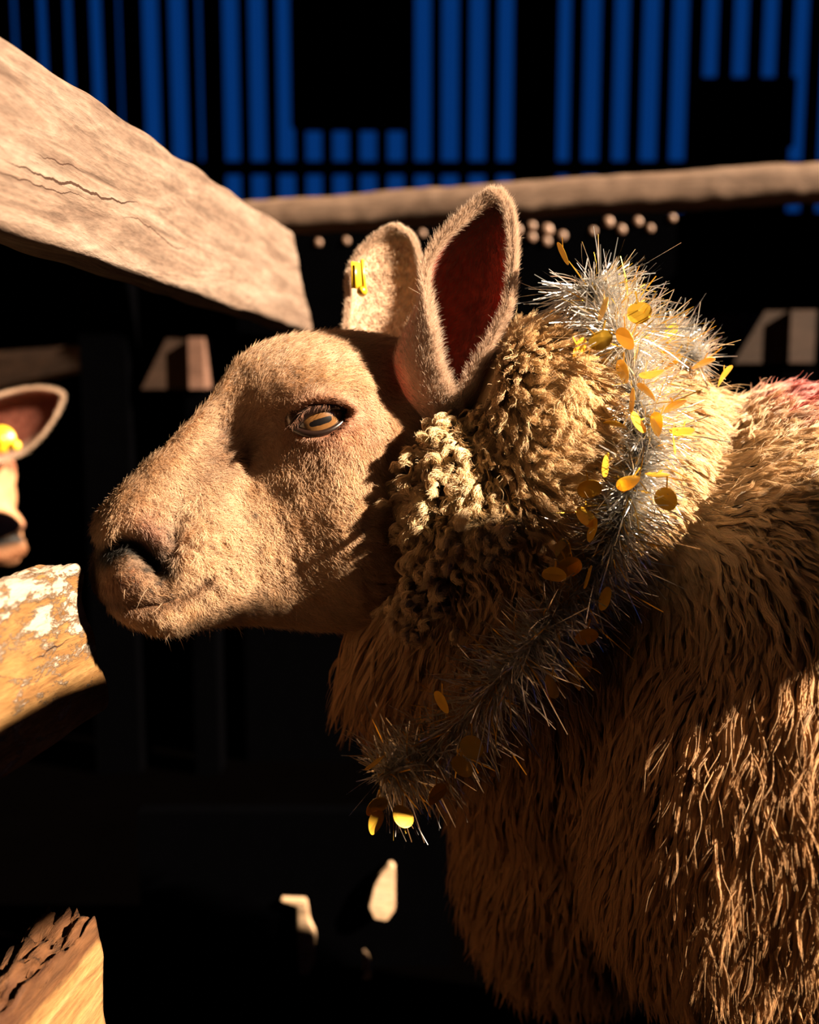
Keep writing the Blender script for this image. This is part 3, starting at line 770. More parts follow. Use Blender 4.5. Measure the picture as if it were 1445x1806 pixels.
# ------------------------------------------------------------------ ears
def ear_mesh(name, rows, mapping, thick, parent, inner_col, outer_col, rim_col, N=110, Mn=70, rk=8.5):
    tab = resample(np.array(rows, float), N); V = []; col = []
    grid = np.zeros((N, Mn, 3)); 
    vv = np.linspace(0, 1, Mn)
    for i, (al, cx, Rx, Rz, fl, fr) in enumerate(tab):
        ph = np.radians(fl + (fr - fl) * vv)
        grid[i, :, 0] = al; grid[i, :, 1] = cx + Rx * np.cos(ph); grid[i, :, 2] = -Rz * np.sin(ph)
    w = mapping(grid[..., 0], grid[..., 1], grid[..., 2])      # (N,M,3) world
    gx = np.gradient(w, axis=0); gy = np.gradient(w, axis=1); nr = nrmz(np.cross(gx, gy))
    # make normals point to the inside (towards the section centre)
    cen = w.mean(axis=1, keepdims=True); 
    ctr = mapping(tab[:, 0][:, None], tab[:, 1][:, None], np.zeros((N, 1)))
    if ((ctr - w) * nr).sum() < 0: nr = -nr
    tprof = (np.clip(np.minimum(vv, 1 - vv) * 9, 0, 1) ** 0.5)[None, :] * np.ones((N, 1))
    tprof[-8:] *= np.linspace(1, 0.1, 8)[:, None]
    inn = w + nr * (thick * 0.5 * tprof)[..., None]; out = w - nr * (thick * 0.5 * tprof)[..., None]
    V = np.vstack([inn.reshape(-1, 3), out.reshape(-1, 3)]); K0 = N * Mn; f = []
    for i in range(N - 1):
        for j in range(Mn - 1):
            a = i * Mn + j; f.append((a, a + 1, a + Mn + 1, a + Mn)); f.append((K0 + a, K0 + a + Mn, K0 + a + Mn + 1, K0 + a + 1))
        a = i * Mn; f.append((a, a + Mn, K0 + a + Mn, K0 + a)); a = i * Mn + Mn - 1; f.append((a, K0 + a, K0 + a + Mn, a + Mn))
    for j in range(Mn - 1):
        a = j; f.append((a, K0 + a, K0 + a + 1, a + 1)); a = (N - 1) * Mn + j; f.append((a, a + 1, K0 + a + 1, K0 + a))
    edge = np.clip(1 - np.minimum(vv, 1 - vv) * rk, 0, 1)[None, :] * np.ones((N, 1)); edge[-14:] = np.maximum(edge[-14:], np.linspace(0, 1, 14)[:, None])
    ci = np.array(inner_col)[None, None] * (1 - edge[..., None]) + np.array(rim_col)[None, None] * edge[..., None]
    nn = snoise(inn, 90, 1)[..., None]; ci = ci * (1 + (0.45 * nn + 0.3 * snoise(inn, 260, 2)[..., None]) * (1 - edge[..., None])); ci = np.clip(ci, 0.01, 1)
    co = np.ones_like(ci) * np.array(outer_col)
    o = mesh_obj(name, V, f, M_earskin)
    set_cols(o, np.vstack([ci.reshape(-1, 3), co.reshape(-1, 3)]))
    if parent is not None: adopt(o, parent)
    return o, inn, out, nr, edge, vv
M_earskin = attr_skin('thin_ear_skin', 0.55)
nt_ = M_earskin.node_tree; tb = nt_.nodes.new('ShaderNodeBsdfTranslucent'); mxs = nt_.nodes.new('ShaderNodeMixShader'); mxs.inputs[0].default_value = 0.22
tb.inputs[0].default_value = (0.85, 0.09, 0.02, 1)
pb_ = nt_.nodes['Principled BSDF']; ou_ = nt_.nodes['Material Output']
nt_.links.new(pb_.outputs[0], mxs.inputs[1]); nt_.links.new(tb.outputs[0], mxs.inputs[2]); nt_.links.new(mxs.outputs[0], ou_.inputs[0])

near_rows = [  # along (-y), centre x, Rx, Rz, angle left, angle right
    (-745, 790, 38, 30, 300, -110), (-724, 788, 52, 42, 288, -85), (-695, 782, 66, 56, 280, -62), (-640, 778, 78, 68, 266, -34), (-590, 797, 82, 72, 246, -26),
    (-540, 819, 80, 68, 216, -22), (-480, 827, 79, 60, 196, -18), (-430, 840, 66, 48, 188, -14), (-390, 857, 43, 32, 184, -8), (-366, 868, 23, 18, 180, 0), (-353, 873, 6, 5, 180, 0)]
def near_map(al, x, z): return PA(x, -al, 0.70 - (-84 + z + (al + 700) * 0.10) * S)
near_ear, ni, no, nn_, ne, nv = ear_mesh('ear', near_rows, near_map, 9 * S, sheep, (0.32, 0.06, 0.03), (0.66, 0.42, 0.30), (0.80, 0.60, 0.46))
near_ear['label'] = 'upright near ear, red inside where light shines through'
far_rows = [(-640, 668, 42, 30, 200, -20), (-600, 664, 54, 30, 195, -15), (-570, 668, 56, 28, 190, -10), (-530, 680, 63, 24, 186, -4), (-490, 680, 62, 22, 184, 0), (-455, 684, 53, 18, 182, 0),
            (-428, 692, 37, 14, 180, 0), (-414, 696, 22, 9, 180, 0), (-406, 698, 6, 4, 180, 0)]
def far_map(al, x, z): return PA(x, -al, 0.83 - (z + (al + 600) * 0.05) * S)
far_ear, fi, fo, fn, fe, fv = ear_mesh('ear', far_rows, far_map, 9 * S, sheep, (0.66, 0.44, 0.30), (0.62, 0.42, 0.29), (0.76, 0.58, 0.44))
far_ear['label'] = 'far ear with a yellow tag'

# yellow ear tag, two leaves and a pin
def small_box(name, size, loc, rot, mat, bevel=0.001):
    bm = bmesh.new(); bmesh.ops.create_cube(bm, size=1.0, matrix=Matrix.Diagonal((*size, 1)))
    bmesh.ops.bevel(bm, geom=list(bm.edges), offset=bevel, segments=3, affect='EDGES')
    o = bm_obj(name, bm, mat); o.location = loc; o.rotation_euler = rot; return o
def tag_mesh(cx, cy, d):
    bm = bmesh.new()
    c = P(cx, cy, d)
    bmesh.ops.create_cube(bm, size=1.0, matrix=Matrix.Translation((-0.003, 0.004, 0.001)) @ Matrix.Rotation(0.9, 4, 'Z') @ Matrix.Diagonal((0.0135, 0.0016, 0.022, 1)))
    bmesh.ops.create_cube(bm, size=1.0, matrix=Matrix.Translation((0.0030, -0.003, 0.0)) @ Matrix.Rotation(-0.07, 4, 'Y') @ Matrix.Diagonal((0.0034, 0.0035, 0.0265, 1)))
    bmesh.ops.create_cone(bm, cap_ends=True, segments=20, radius1=0.0048, radius2=0.0025, depth=0.006, matrix=Matrix.Translation((0.0018, -0.004, -0.0125)) @ Matrix.Rotation(math.pi / 2, 4, 'X'))
    bmesh.ops.bevel(bm, geom=list(bm.edges), offset=0.0005, segments=2, affect='EDGES')
    o = bm_obj('ear_tag', bm, M_yellow); o.location = c; return o
et = tag_mesh(635, 487, 0.812)
bpy.context.view_layer.update()
mw = et.matrix_world.copy(); et.parent = far_ear; et.matrix_world = mw

# ear fur
def fur_on(pts, nrm, flow, length, rad, colr, lay=0.35, n=5, curl=0.15):
    N = len(pts); t = np.linspace(0, 1, n)
    d = nrmz(flow * (1 - lay)[:, None] + nrm * lay[:, None]) if not np.isscalar(lay) else nrmz(flow * (1 - lay) + nrm * lay)
    side_ = nrmz(np.cross(d, nrm)); cv = rng.normal(0, curl, N)[:, None]; cn = rng.normal(-0.25, curl, N)[:, None]
    L_ = length[:, None] if not np.isscalar(length) else np.full((N, 1), length)
    out = np.zeros((N, n, 3))
    for k, tt in enumerate(t):
        out[:, k] = pts + d * L_ * tt + side_ * cv * L_ * tt * tt + nrm * cn * L_ * tt * tt * 0.5
    rr = rad * np.array([1, 0.95, 0.8, 0.55, 0.12]) if n == 5 else rad * np.linspace(1, 0.12, n)
    return out, rr
def ear_fur(name, inn, out, nr, edge, N, parent_ear, up=(0.1, 0, 1), base_len=0.005, inner_dim=None):
    n0_, m0_ = edge.shape; P_, N_, E_ = [], [], []
    i = rng.uniform(0, n0_ - 1.01, N); rim = rng.uniform(size=N) < 0.42
    j = np.where(rim, np.where(rng.uniform(size=N) < 0.5, rng.beta(1, 5, N) * 0.16, 1 - rng.beta(1, 5, N) * 0.16), rng.uniform(size=N)) * (m0_ - 1.01)
    tipm = rng.uniform(size=N) < 0.06; i = np.where(tipm, n0_ - 1.01 - rng.beta(1, 3, N) * n0_ * 0.1, i)
    i0, j0 = i.astype(int), j.astype(int); fi_, fj_ = (i - i0)[:, None], (j - j0)[:, None]
    sideo = rng.uniform(size=N) < 0.5
    def bl(G): return (G[i0, j0] * (1 - fi_) * (1 - fj_) + G[i0 + 1, j0] * fi_ * (1 - fj_) + G[i0, j0 + 1] * (1 - fi_) * fj_ + G[i0 + 1, j0 + 1] * fi_ * fj_)
    p = np.where(sideo[:, None], bl(inn), bl(out)); nn = np.where(sideo[:, None], bl(nr), -bl(nr))
    e_ = edge[i0, j0]
    keep = (~sideo) | (e_ > 0.02) | (rng.uniform(size=N) < 0.9)
    # sideways flow out of the rim
    acr = nrmz(inn[i0, np.minimum(j0 + 1, m0_ - 1)] - inn[i0, np.maximum(j0 - 1, 0)]) * np.where(j < m0_ / 2, -1, 1)[:, None]
    alo = nrmz(inn[np.minimum(i0 + 1, n0_ - 1), j0] - inn[np.maximum(i0 - 1, 0), j0])
    flow = nrmz(alo * 0.9 + acr * (0.9 * e_)[:, None] + rng.normal(0, 0.25, (N, 3)))
    le = base_len * (0.6 + 0.7 * e_) * rng.uniform(0.6, 1.25, N)
    lay = np.full(N, 0.33)
    p, nn, flow, le, lay, e_, sideo = p[keep], nn[keep], flow[keep], le[keep], lay[keep], e_[keep], sideo[keep]
    c, rr = fur_on(p, nn, flow, le, 0.00011, None, lay)
    col = np.ones((len(p), 3)) * np.array([0.78, 0.58, 0.44]); ins = (sideo & (e_ < 0.5))
    col[ins] = np.array(inner_dim if inner_dim else (0.55, 0.30, 0.20))
    col *= rng.uniform(0.75, 1.15, (len(p), 1))
    o = curve_obj(name, c, rr, np.clip(col, 0, 1), M_fur, None)
    bpy.context.view_layer.update(); o.parent = parent_ear; o.matrix_parent_inverse = parent_ear.matrix_world.inverted()
    return o
bpy.context.view_layer.update()
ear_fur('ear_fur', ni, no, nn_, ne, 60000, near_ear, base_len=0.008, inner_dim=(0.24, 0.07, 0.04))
ear_fur('ear_fur', fi, fo, fn, fe, 26000, far_ear, base_len=0.005, inner_dim=(0.74, 0.55, 0.40))

# ------------------------------------------------------------------ face fur
nh = NS * NR
t_head = t_[(t_ < nh).all(axis=1)]
t_body = t_[(t_ >= nh).all(axis=1)]
HX_flat, HY_flat = HXn.reshape(-1), HY.reshape(-1)
def hw(c, nn):
    view = nrmz(np.array([0, 0, CAMZ]) - c); f = (view * nn).sum(1)
    return np.where(f > -0.25, 1.0, 0.15)
fp, fnm = sample(v_, n_, t_head, 210000, hw)
pxx, pyy, pdd = proj(fp)
al, au, av = almond(pxx, pyy)
near_side = fnm @ np.array(outd) > -0.1
keep = ~((al < 1.18) & near_side) & (pxx < 800)
ns_ = seg_dist(pxx, pyy, [(205, 962), (222, 950), (245, 962), (268, 985), (280, 998)]); keep &= ~((ns_ < 13) & near_side)
fp, fnm, pxx, pyy, pdd = fp[keep], fnm[keep], pxx[keep], pyy[keep], pdd[keep]
N = len(fp)
# hair runs back from the nose and down the cheeks; swirls by noise
ux = np.array([1.0, 0, 0]); uz = np.array([0, 0, 1.0])
ang = np.radians(-35) * np.ones(N)
ang += np.radians(65) * gs(pxx, pyy, 600, 640, 120, 60) + np.radians(75) * gs(pxx, pyy, 420, 720, 80, 100)
ang -= np.radians(40) * gs(pxx, pyy, 570, 820, 120, 60) + np.radians(25) * gs(pxx, pyy, 320, 1080, 120, 40)
ang += 0.28 * snoise(fp, 14, 1) + 0.30 * snoise(fp, 50, 2)
curly = gs(pxx, pyy, 330, 950, 120, 90); ang += curly * 1.6 * snoise(fp, 90, 0)
# radiate from the eye
er = np.arctan2(-(pyy - EYE[1]), pxx - EYE[0]); we = np.clip(1.15 * gs(pxx, pyy, EYE[0], EYE[1], 70, 48), 0, 1)
fl = ux[None] * np.cos(ang)[:, None] + uz[None] * np.sin(ang)[:, None]
fle = ux[None] * np.cos(er)[:, None] + uz[None] * np.sin(er)[:, None]
fl = fl * (1 - we)[:, None] + fle * we[:, None] + rng.normal(0, 0.16, (N, 3))
fl = tangent(fl, fnm)
ln = (0.0068 + 0.0018 * snoise(fp, 25, 0) + 0.0022 * curly) * rng.uniform(0.55, 1.3, N)
ln *= 1 - 0.5 * gs(pxx, pyy, 235, 1030, 60, 40); ln *= 1 - 0.5 * gs(pxx, pyy, 265, 930, 40, 40); ln *= 1 - 0.4 * we
ln *= 1 + 0.6 * np.clip((pyy - 1040) / 60, 0, 1) + 0.5 * gs(pxx, pyy, 560, 590, 120, 14)
lay = np.clip(0.22 + 0.05 * snoise(fp, 60, 1) + 0.2 * curly, 0.1, 0.6)
c, rr = fur_on(fp, fnm, fl, ln, 0.00012, None, lay, curl=0.28)
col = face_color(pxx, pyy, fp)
col = np.clip(col * rng.uniform(0.60, 1.30, (N, 1)) * (1 + 0.12 * snoise(fp, 120, 2))[:, None], 0.005, 0.95)
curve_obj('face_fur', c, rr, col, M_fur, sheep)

# lashes over the eye and whiskers on the chin
W_, c_ = [], []
for i in range(80):
    a = rng.uniform(math.pi * 1.06, math.pi * 1.9); k = int(a / (2 * math.pi) * 96) % 96; p0 = np.array(lid_pts[k])
    dr = nrmz(np.array([rng.normal(-0.10, 0.25), -0.75, -0.12 + rng.normal(0, 0.15)])); L_ = rng.uniform(0.005, 0.010)
    p0 = p0 + np.array([0, -0.001, 0.0015])
    W_.append([p0 + dr * L_ * t + np.array([0, 0, -0.35]) * L_ * t * t for t in np.linspace(0, 1, 5)]); c_.append((0.22, 0.10, 0.06))
for i in range(36):
    if i < 30: px, py = rng.uniform(205, 420), 0; py = np.interp(px, [205, 288, 345, 420], [1085, 1112, 1098, 1094]); dv = np.array([rng.normal(0.1, .5), -0.25, -0.8])
    else: px, py = rng.uniform(200, 300), rng.uniform(1030, 1062); dv = np.array([rng.normal(-0.4, .4), -0.5, -0.6])
    q = hit(px, py)[0]
    if q is None: continue
    dv = nrmz(dv); L_ = rng.uniform(0.006, 0.014); b2 = rng.normal(0, 0.3, 3)
    W_.append([np.array(q) + dv * L_ * t + b2 * L_ * t * t for t in np.linspace(0, 1, 5)]); c_.append((0.75, 0.52, 0.34))
curve_obj('whiskers', np.array(W_), 0.00011 * np.array([1, .9, .8, .5, .1]), np.array(c_), M_fur, sheep)

# ------------------------------------------------------------------ fleece
HLY = [300, 560, 640, 700, 745, 775, 800, 850, 880, 940, 980, 1040, 1090, 1110, 1150, 1250, 1400, 1900]
HLX = [905, 893, 885, 862, 815, 775, 748, 728, 712, 716, 722, 700, 655, 560, 500, 450, 500, 500]
def body_w(c, nn):
    view = nrmz(np.array([0, 0, CAMZ]) - c); f = (view * nn).sum(1); px, py, d = proj(c)
    w = np.where(f > -0.3, 1.0, 0.06); w = w * np.where((px > 1640), 0.12, 1.0) * np.where(py > 2000, 0.1, 1)
    w = w * np.where(px < np.interp(py, HLY, HLX), 0.0, 1.0)
    w = w * np.where(c[:, 2] < 0.33, 0.0, 1.0)
    w = w * (1 + 0.8 * gs(px, py, 900, 820, 220, 240))
    return w
def wool(name, NCl, Nst, seed_w, npts=11):
    cpnt, cn = sample(v_, n_, t_body, NCl, body_w)
    sp_, sn = sample(v_, n_, t_body, Nst, body_w)
    kd = KDTree(len(cpnt))
    for i, p in enumerate(cpnt): kd.insert(p, i)
    kd.balance()
    idx = np.array([kd.find(p)[1] for p in sp_])
    px, py, d = proj(cpnt)
    # --- per-clump flow
    down = np.array([0, 0, -1.0]); back = np.array(AX)
    low = np.clip((py - 880) / 260, 0, 1)                       # hanging locks on the side
    neck = np.clip((1130 - px) / 120, 0, 1) * np.clip((1020 - py) / 80, 0, 1)
    fk = np.clip((px - 820 - 0.45 * np.clip(py - 740, 0, 400)) / 50, 0, 1)
    fluff = neck * fk; knob = neck * (1 - fk)
    throat = np.clip((1000 - px) / 150, 0, 1) * np.clip((py - 960) / 60, 0, 1)
    fvec = down[None] * (0.25 + 0.9 * low)[:, None] + back[None] * (0.75 * (1 - low))[:, None]
    fvec = fvec * (1 - neck)[:, None] + neck[:, None] * (np.array([0.35, -0.1, -0.25])[None])
    fvec = fvec * (1 - throat)[:, None] + throat[:, None] * np.array([-0.42, -0.05, -0.9])[None]
    # on the fluffy neck the wool sweeps back towards the garland from a parting
    ang_ = 0.9 * snoise(cpnt, 7, 1) + 0.5 * snoise(cpnt, 18, 2)
    fv = tangent(fvec + rng.normal(0, 0.16, fvec.shape), cn); fs_ = np.cross(cn, fv)
    fv = fv * np.cos(ang_ * (0.4 + 0.3 * neck))[:, None] + fs_ * np.sin(ang_ * (0.4 + 0.3 * neck))[:, None]
    stand = 0.30 + 0.05 * fluff + 0.35 * knob - 0.08 * low + 0.12 * (1 - low) * (1 - neck) * np.clip((780 - py) / 80, 0, 1)
    gdir = nrmz(fv * (1 - stand)[:, None] + cn * stand[:, None])
    glen = (0.034 + 0.014 * low - 0.010 * fluff - 0.012 * knob + 0.006 * throat) * rng.uniform(0.7, 1.25, NCl)
    amp = (0.0020 + 0.0016 * low + 0.0030 * knob - 0.0012 * fluff) * rng.uniform(0.5, 1.4, NCl)
    frq = (1.4 + 0.7 * knob) * rng.uniform(0.7, 1.3, NCl)
    ph1, ph2 = rng.uniform(0, 6.28, NCl), rng.uniform(0, 6.28, NCl)
    side_ = nrmz(np.cross(gdir, cn)); up_ = nrmz(np.cross(side_, gdir))
    t = np.linspace(0, 1, npts)[None, :]
    droop = (0.22 + 0.30 * low - 0.2 * fluff)[:, None] * t ** 2 * glen[:, None]
    def path(i):                         # guide offset from its root (len(i), npts, 3)
        a = (amp[i][:, None] * t ** 0.8)
        w1 = np.sin(6.283 * frq[i][:, None] * t + ph1[i][:, None]) - np.sin(ph1[i])[:, None]
        w2 = np.cos(6.283 * frq[i][:, None] * t + ph2[i][:, None]) - np.cos(ph2[i])[:, None]
        return (gdir[i][:, None] * (glen[i][:, None] * t)[..., None] + side_[i][:, None] * (a * w1)[..., None] + up_[i][:, None] * (a * 0.8 * w2)[..., None]
                + np.array([0, 0, -1.0]) * droop[i][..., None])
    g = path(idx)
    off = sp_ - cpnt[idx]                # spread round the guide
    tight = np.clip(0.93 - 0.80 * fluff - 0.35 * (1 - low) * (1 - neck) * (py < 900) + 0.02 * low + 0.0 * knob, 0.12, 0.97)[idx] * rng.uniform(0.6, 1.06, Nst)
    tight = np.clip(tight, 0, 0.985)
    cl = (tight[:, None] * np.clip(t / 0.8, 0, 1) ** 0.9)
    pos = sp_[:, None] + g - off[:, None] * cl[..., None]
    # each strand's own crimp
    frz = (0.0005 + 0.0006 * fluff[idx])[:, None] * t
    for ax in range(3):
        pos[..., ax] += frz * np.sin(6.283 * rng.uniform(2, 5, (Nst, 1)) * t + rng.uniform(0, 6.28, (Nst, 1)))
    stray = rng.uniform(size=Nst) < 0.04
    pos[stray] += (rng.normal(0, 1, (stray.sum(), 1, 3)) * 0.006) * (t ** 1.5)[..., None]
    lenv = rng.uniform(0.78, 1.0, Nst)
    base = pos[:, :1]; 
    # vary lengths by trimming towards the root (re-interpolate)
    tt = t * lenv[:, None] * (npts - 1); i0 = np.clip(np.floor(tt).astype(int), 0, npts - 2); f = (tt - i0)[..., None]
    rows = np.arange(Nst)[:, None]; pos = pos[rows, i0] * (1 - f) + pos[rows, i0 + 1] * f
    spx, spy, _ = proj(sp_)
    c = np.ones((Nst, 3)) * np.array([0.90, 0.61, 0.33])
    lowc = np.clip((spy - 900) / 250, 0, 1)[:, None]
    c = c * (1 - lowc) + lowc * np.array([0.66, 0.38, 0.18])  # lower wool darker and redder: shade painted into its colour
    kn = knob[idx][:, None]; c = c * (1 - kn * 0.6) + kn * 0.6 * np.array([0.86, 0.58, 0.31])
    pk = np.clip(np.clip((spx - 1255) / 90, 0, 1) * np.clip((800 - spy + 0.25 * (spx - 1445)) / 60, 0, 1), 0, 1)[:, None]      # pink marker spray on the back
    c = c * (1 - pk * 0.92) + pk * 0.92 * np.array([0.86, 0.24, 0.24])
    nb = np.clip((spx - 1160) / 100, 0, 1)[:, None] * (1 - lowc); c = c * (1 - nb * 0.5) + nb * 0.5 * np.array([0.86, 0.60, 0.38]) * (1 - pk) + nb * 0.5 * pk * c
    dirt = np.clip(snoise(sp_, 30, 2) - 0.45, 0, 1)[:, None]; c = c * (1 - 0.45 * dirt)
    c = c * (0.82 + 0.3 * rng.uniform(size=(NCl,))[idx])[:, None] * rng.uniform(0.88, 1.1, (Nst, 1))
    rad = 0.00017 * np.concatenate([np.ones(npts - 3), [0.8, 0.55, 0.2]])
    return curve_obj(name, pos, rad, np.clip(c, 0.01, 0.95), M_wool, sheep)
wool('fleece', 13000, 380000, 1)

# tight ringlets beside the cheek
def ringlets():
    N = 620; roots = []
    cps = [(735, 905, 22, 40), (770, 800, 30, 50), (800, 850, 35, 70), (760, 880, 40, 40), (825, 900, 40, 60), (800, 780, 30, 40), (790, 930, 60, 25), (760, 1000, 35, 50), (735, 1050, 30, 30), (850, 900, 40, 40)]
    P_, R_, C_ = [], [], []
    for i in range(N):
        cx, cy, sx_, sy_ = cps[rng.integers(len(cps))]
        px, py = cx + rng.normal(0, sx_ * 0.7), cy + rng.normal(0, sy_ * 0.7)
        if px < np.interp(py, HLY, HLX) - 4: continue
        q, nrm = hit(px, py)
        if q is None: continue
        q = np.array(q); nrm = np.array(nrm)
        if nrm[1] > 0: nrm = -nrm
        q = q + nrm * rng.uniform(0.007, 0.020)
        dr = nrmz(nrm * rng.uniform(0.3, 0.8) + np.array([rng.normal(0, 0.45), -0.2, -0.8 + rng.normal(0, 0.3)]))
        L_ = rng.uniform(0.009, 0.022); s1 = nrmz(np.cross(dr, nrm)); s2 = np.cross(dr, s1)
        turns = rng.uniform(1.0, 2.4); cr = rng.uniform(0.0010, 0.0032); ph = rng.uniform(0, 6.28); n = 22; t = np.linspace(0, 1, n)
        guide = q + dr * (L_ * t)[:, None] + (s1 * np.cos(6.283 * turns * t + ph)[:, None] + s2 * np.sin(6.283 * turns * t + ph)[:, None]) * (cr * (1 - 0.35 * t))[:, None]
        k = 90; a = rng.uniform(0, 6.28, k); rr2 = np.sqrt(rng.uniform(size=k)) * rng.uniform(0.0009, 0.0026)
        env = (np.sin(np.pi * np.clip(t * 0.92 + 0.08, 0, 1)) ** 0.6)[None, :, None]
        tw = a[:, None] + 5 * t[None, :]
        offs = (s1 * np.cos(tw)[..., None] + s2 * np.sin(tw)[..., None]) * rr2[:, None, None] * env
        st_ = guide[None] + offs + rng.normal(0, 1, (k, 1, 3)) * 0.0016 * (t ** 2)[None, :, None]
        P_.append(st_); C_.append(np.ones((k, 3)) * np.array([0.90, 0.64, 0.36]) * rng.uniform(0.8, 1.1) * rng.uniform(0.9, 1.08, (k, 1)))
    P_ = np.concatenate(P_); C_ = np.concatenate(C_)
    curve_obj('wool_ringlets', P_, 0.00016 * np.concatenate([np.ones(18), [.9, .7, .5, .2]]), np.clip(C_, 0, .95), M_wool, sheep)
ringlets()

# ------------------------------------------------------------------ tinsel garland
path_px = [(1235, 640, None, 45), (1195, 622, None, 52), (1150, 600, None, 60), (1112, 640, None, 62), (1122, 700, None, 64), (1140, 760, None, 62), (1130, 820, None, 60), (1105, 880, None, 66),
           (1085, 945, None, 68), (1045, 1010, None, 68), (985, 1080, None, 70), (925, 1150, None, 72), (860, 1225, None, 70), (795, 1290, None, 70), (725, 1345, None, 68), (672, 1372, None, 60)]
def surf_d(px, py, default):
    q = hit(px, py)[0]
    return float(proj(np.array(q))[2]) if q is not None else default
gp, gr = [], []
prev = 0.8
for (x, y, d, r_) in path_px:
    dd = min(surf_d(x + ox, y + oy, 9) for ox, oy in ((0, 0), (20, 20), (-20, 15), (0, 40)))
    dd = prev if dd > 8.5 else dd
    dd = min(dd, prev + 0.02) if y > 1200 else dd
    prev = dd; gp.append(PA(x, y, dd - (0.022 if 640 < y < 1000 else 0.017))); gr.append(1.32 * r_ * dd / F)
# the near end stands up in a brush at the top
brush = [PA(x, y, d) for x, y, d in ((1110, 612, 0.70), (1085, 575, 0.715), (1058, 545, 0.73), (1045, 520, 0.735), (1040, 500, 0.735))]
gp = np.array(gp); gr = np.array(gr)
def densify(pts, n):
    return resample(np.array(pts), n)
core = densify(np.hstack([gp, gr[:, None]]), 400)
core_b = densify(np.hstack([np.array(brush), np.full((5, 1), 104 * 0.72 / F)]), 60)
garland = empty('tinsel_garland', tuple(gp[8]))
tag(garland, 'silver tinsel garland with gold discs, hung round the sheep\'s neck', 'garland')
def strips(name, cores, n, width, mat, lscale=(0.55, 1.15)):
    V, Fc = [], []
    per = [len(c) for c in cores]; tot = sum(per)
    allc = np.vstack([c[:, :3] for c in cores]); allr = np.concatenate([c[:, 3] for c in cores]); tg = np.vstack([nrmz(np.gradient(c[:, :3], axis=0)) for c in cores])
    i = rng.integers(0, tot, n); c = allc[i] + rng.normal(0, 0.0008, (n, 3)); T = tg[i]
    d = rng.normal(size=(n, 3)); d -= (d * T).sum(1)[:, None] * T; d = nrmz(d); d = nrmz(d + T * rng.normal(0, 0.30, (n, 1)))
    L_ = allr[i] * rng.uniform(*lscale, n); bend = rng.normal(0, 0.22, (n, 3)); wd = nrmz(np.cross(d, rng.normal(size=(n, 3))))
    seg = 4; t = np.linspace(0.0, 1, seg + 1)
    tw = rng.uniform(-2.0, 2.0, n); w2 = np.cross(d, wd)
    P_ = np.zeros((n, seg + 1, 2, 3))
    for k, tt in enumerate(t):
        p = c + d * (L_ * tt)[:, None] + bend * (L_ * tt * tt)[:, None] + np.array([0, 0, -0.10]) * (L_ * tt * tt)[:, None]
        w = wd * np.cos(tw * tt)[:, None] + w2 * np.sin(tw * tt)[:, None]; hwid = width * 0.5 * rng.uniform(0.7, 1.2, (n, 1)) * (1 if k < seg else 0.6)
        P_[:, k, 0] = p - w * hwid; P_[:, k, 1] = p + w * hwid
    V = P_.reshape(-1, 3); m_ = (seg + 1) * 2
    b = (np.arange(n) * m_)[:, None] + (np.arange(seg) * 2)[None]
    Fq = np.stack([b, b + 1, b + 3, b + 2], -1).reshape(-1, 4)
    me = bpy.data.meshes.new(name); me.vertices.add(len(V)); me.vertices.foreach_set('co', V.reshape(-1)); me.loops.add(Fq.size)
    me.loops.foreach_set('vertex_index', Fq.reshape(-1).astype(np.int32)); me.polygons.add(len(Fq)); me.polygons.foreach_set('loop_start', (np.arange(len(Fq)) * 4).astype(np.int32))
    me.update(calc_edges=True); me.materials.append(mat)
    o = bpy.data.objects.new(name, me); C.objects.link(o); adopt(o, garland); o['kind'] = 'stuff'
    return o
M_silver = simple('silver_foil', (0.92, 0.90, 0.88), 0.30, 0.9, nscale=120, vary=0.1)
M_goldf = simple('gold_foil', (0.95, 0.58, 0.08), 0.30, 0.85, nscale=120, vary=0.15)
M_disc = simple('gold_disc_foil', (0.95, 0.55, 0.05), 0.38, 0.55, nscale=120, vary=0.25)
o = strips('silver_fringe', [core, core_b], 9500, 0.00085, M_silver, (0.45, 1.15)); o['label'] = 'silver fringe of fine strips'
o = strips('gold_fringe', [core, core_b], 1100, 0.0010, M_goldf, (0.5, 1.2)); o['label'] = 'gold strips among the silver'
# core string
def tube(name, pts, rad, mat, parent, n=8):
    pts = np.array(pts); tg = nrmz(np.gradient(pts, axis=0)); V = []; up = np.array([0.3, 0.2, 1.0])
    for p, t in zip(pts, tg):
        a = nrmz(np.cross(t, up)); b = np.cross(t, a)
        for j in range(n): V.append(p + (a * math.cos(6.283 * j / n) + b * math.sin(6.283 * j / n)) * rad)
    m_ = len(pts); f = [(i * n + j, i * n + (j + 1) % n, (i + 1) * n + (j + 1) % n, (i + 1) * n + j) for i in range(m_ - 1) for j in range(n)]
    f += [tuple(range(n)), tuple((m_ - 1) * n + j for j in reversed(range(n)))]
    o = mesh_obj(name, V, f, mat); adopt(o, parent); return o
tube('core_string', core[:, :3], 0.0012, M_silver, garland); tube('core_string', core_b[:, :3], 0.0012, M_silver, garland)

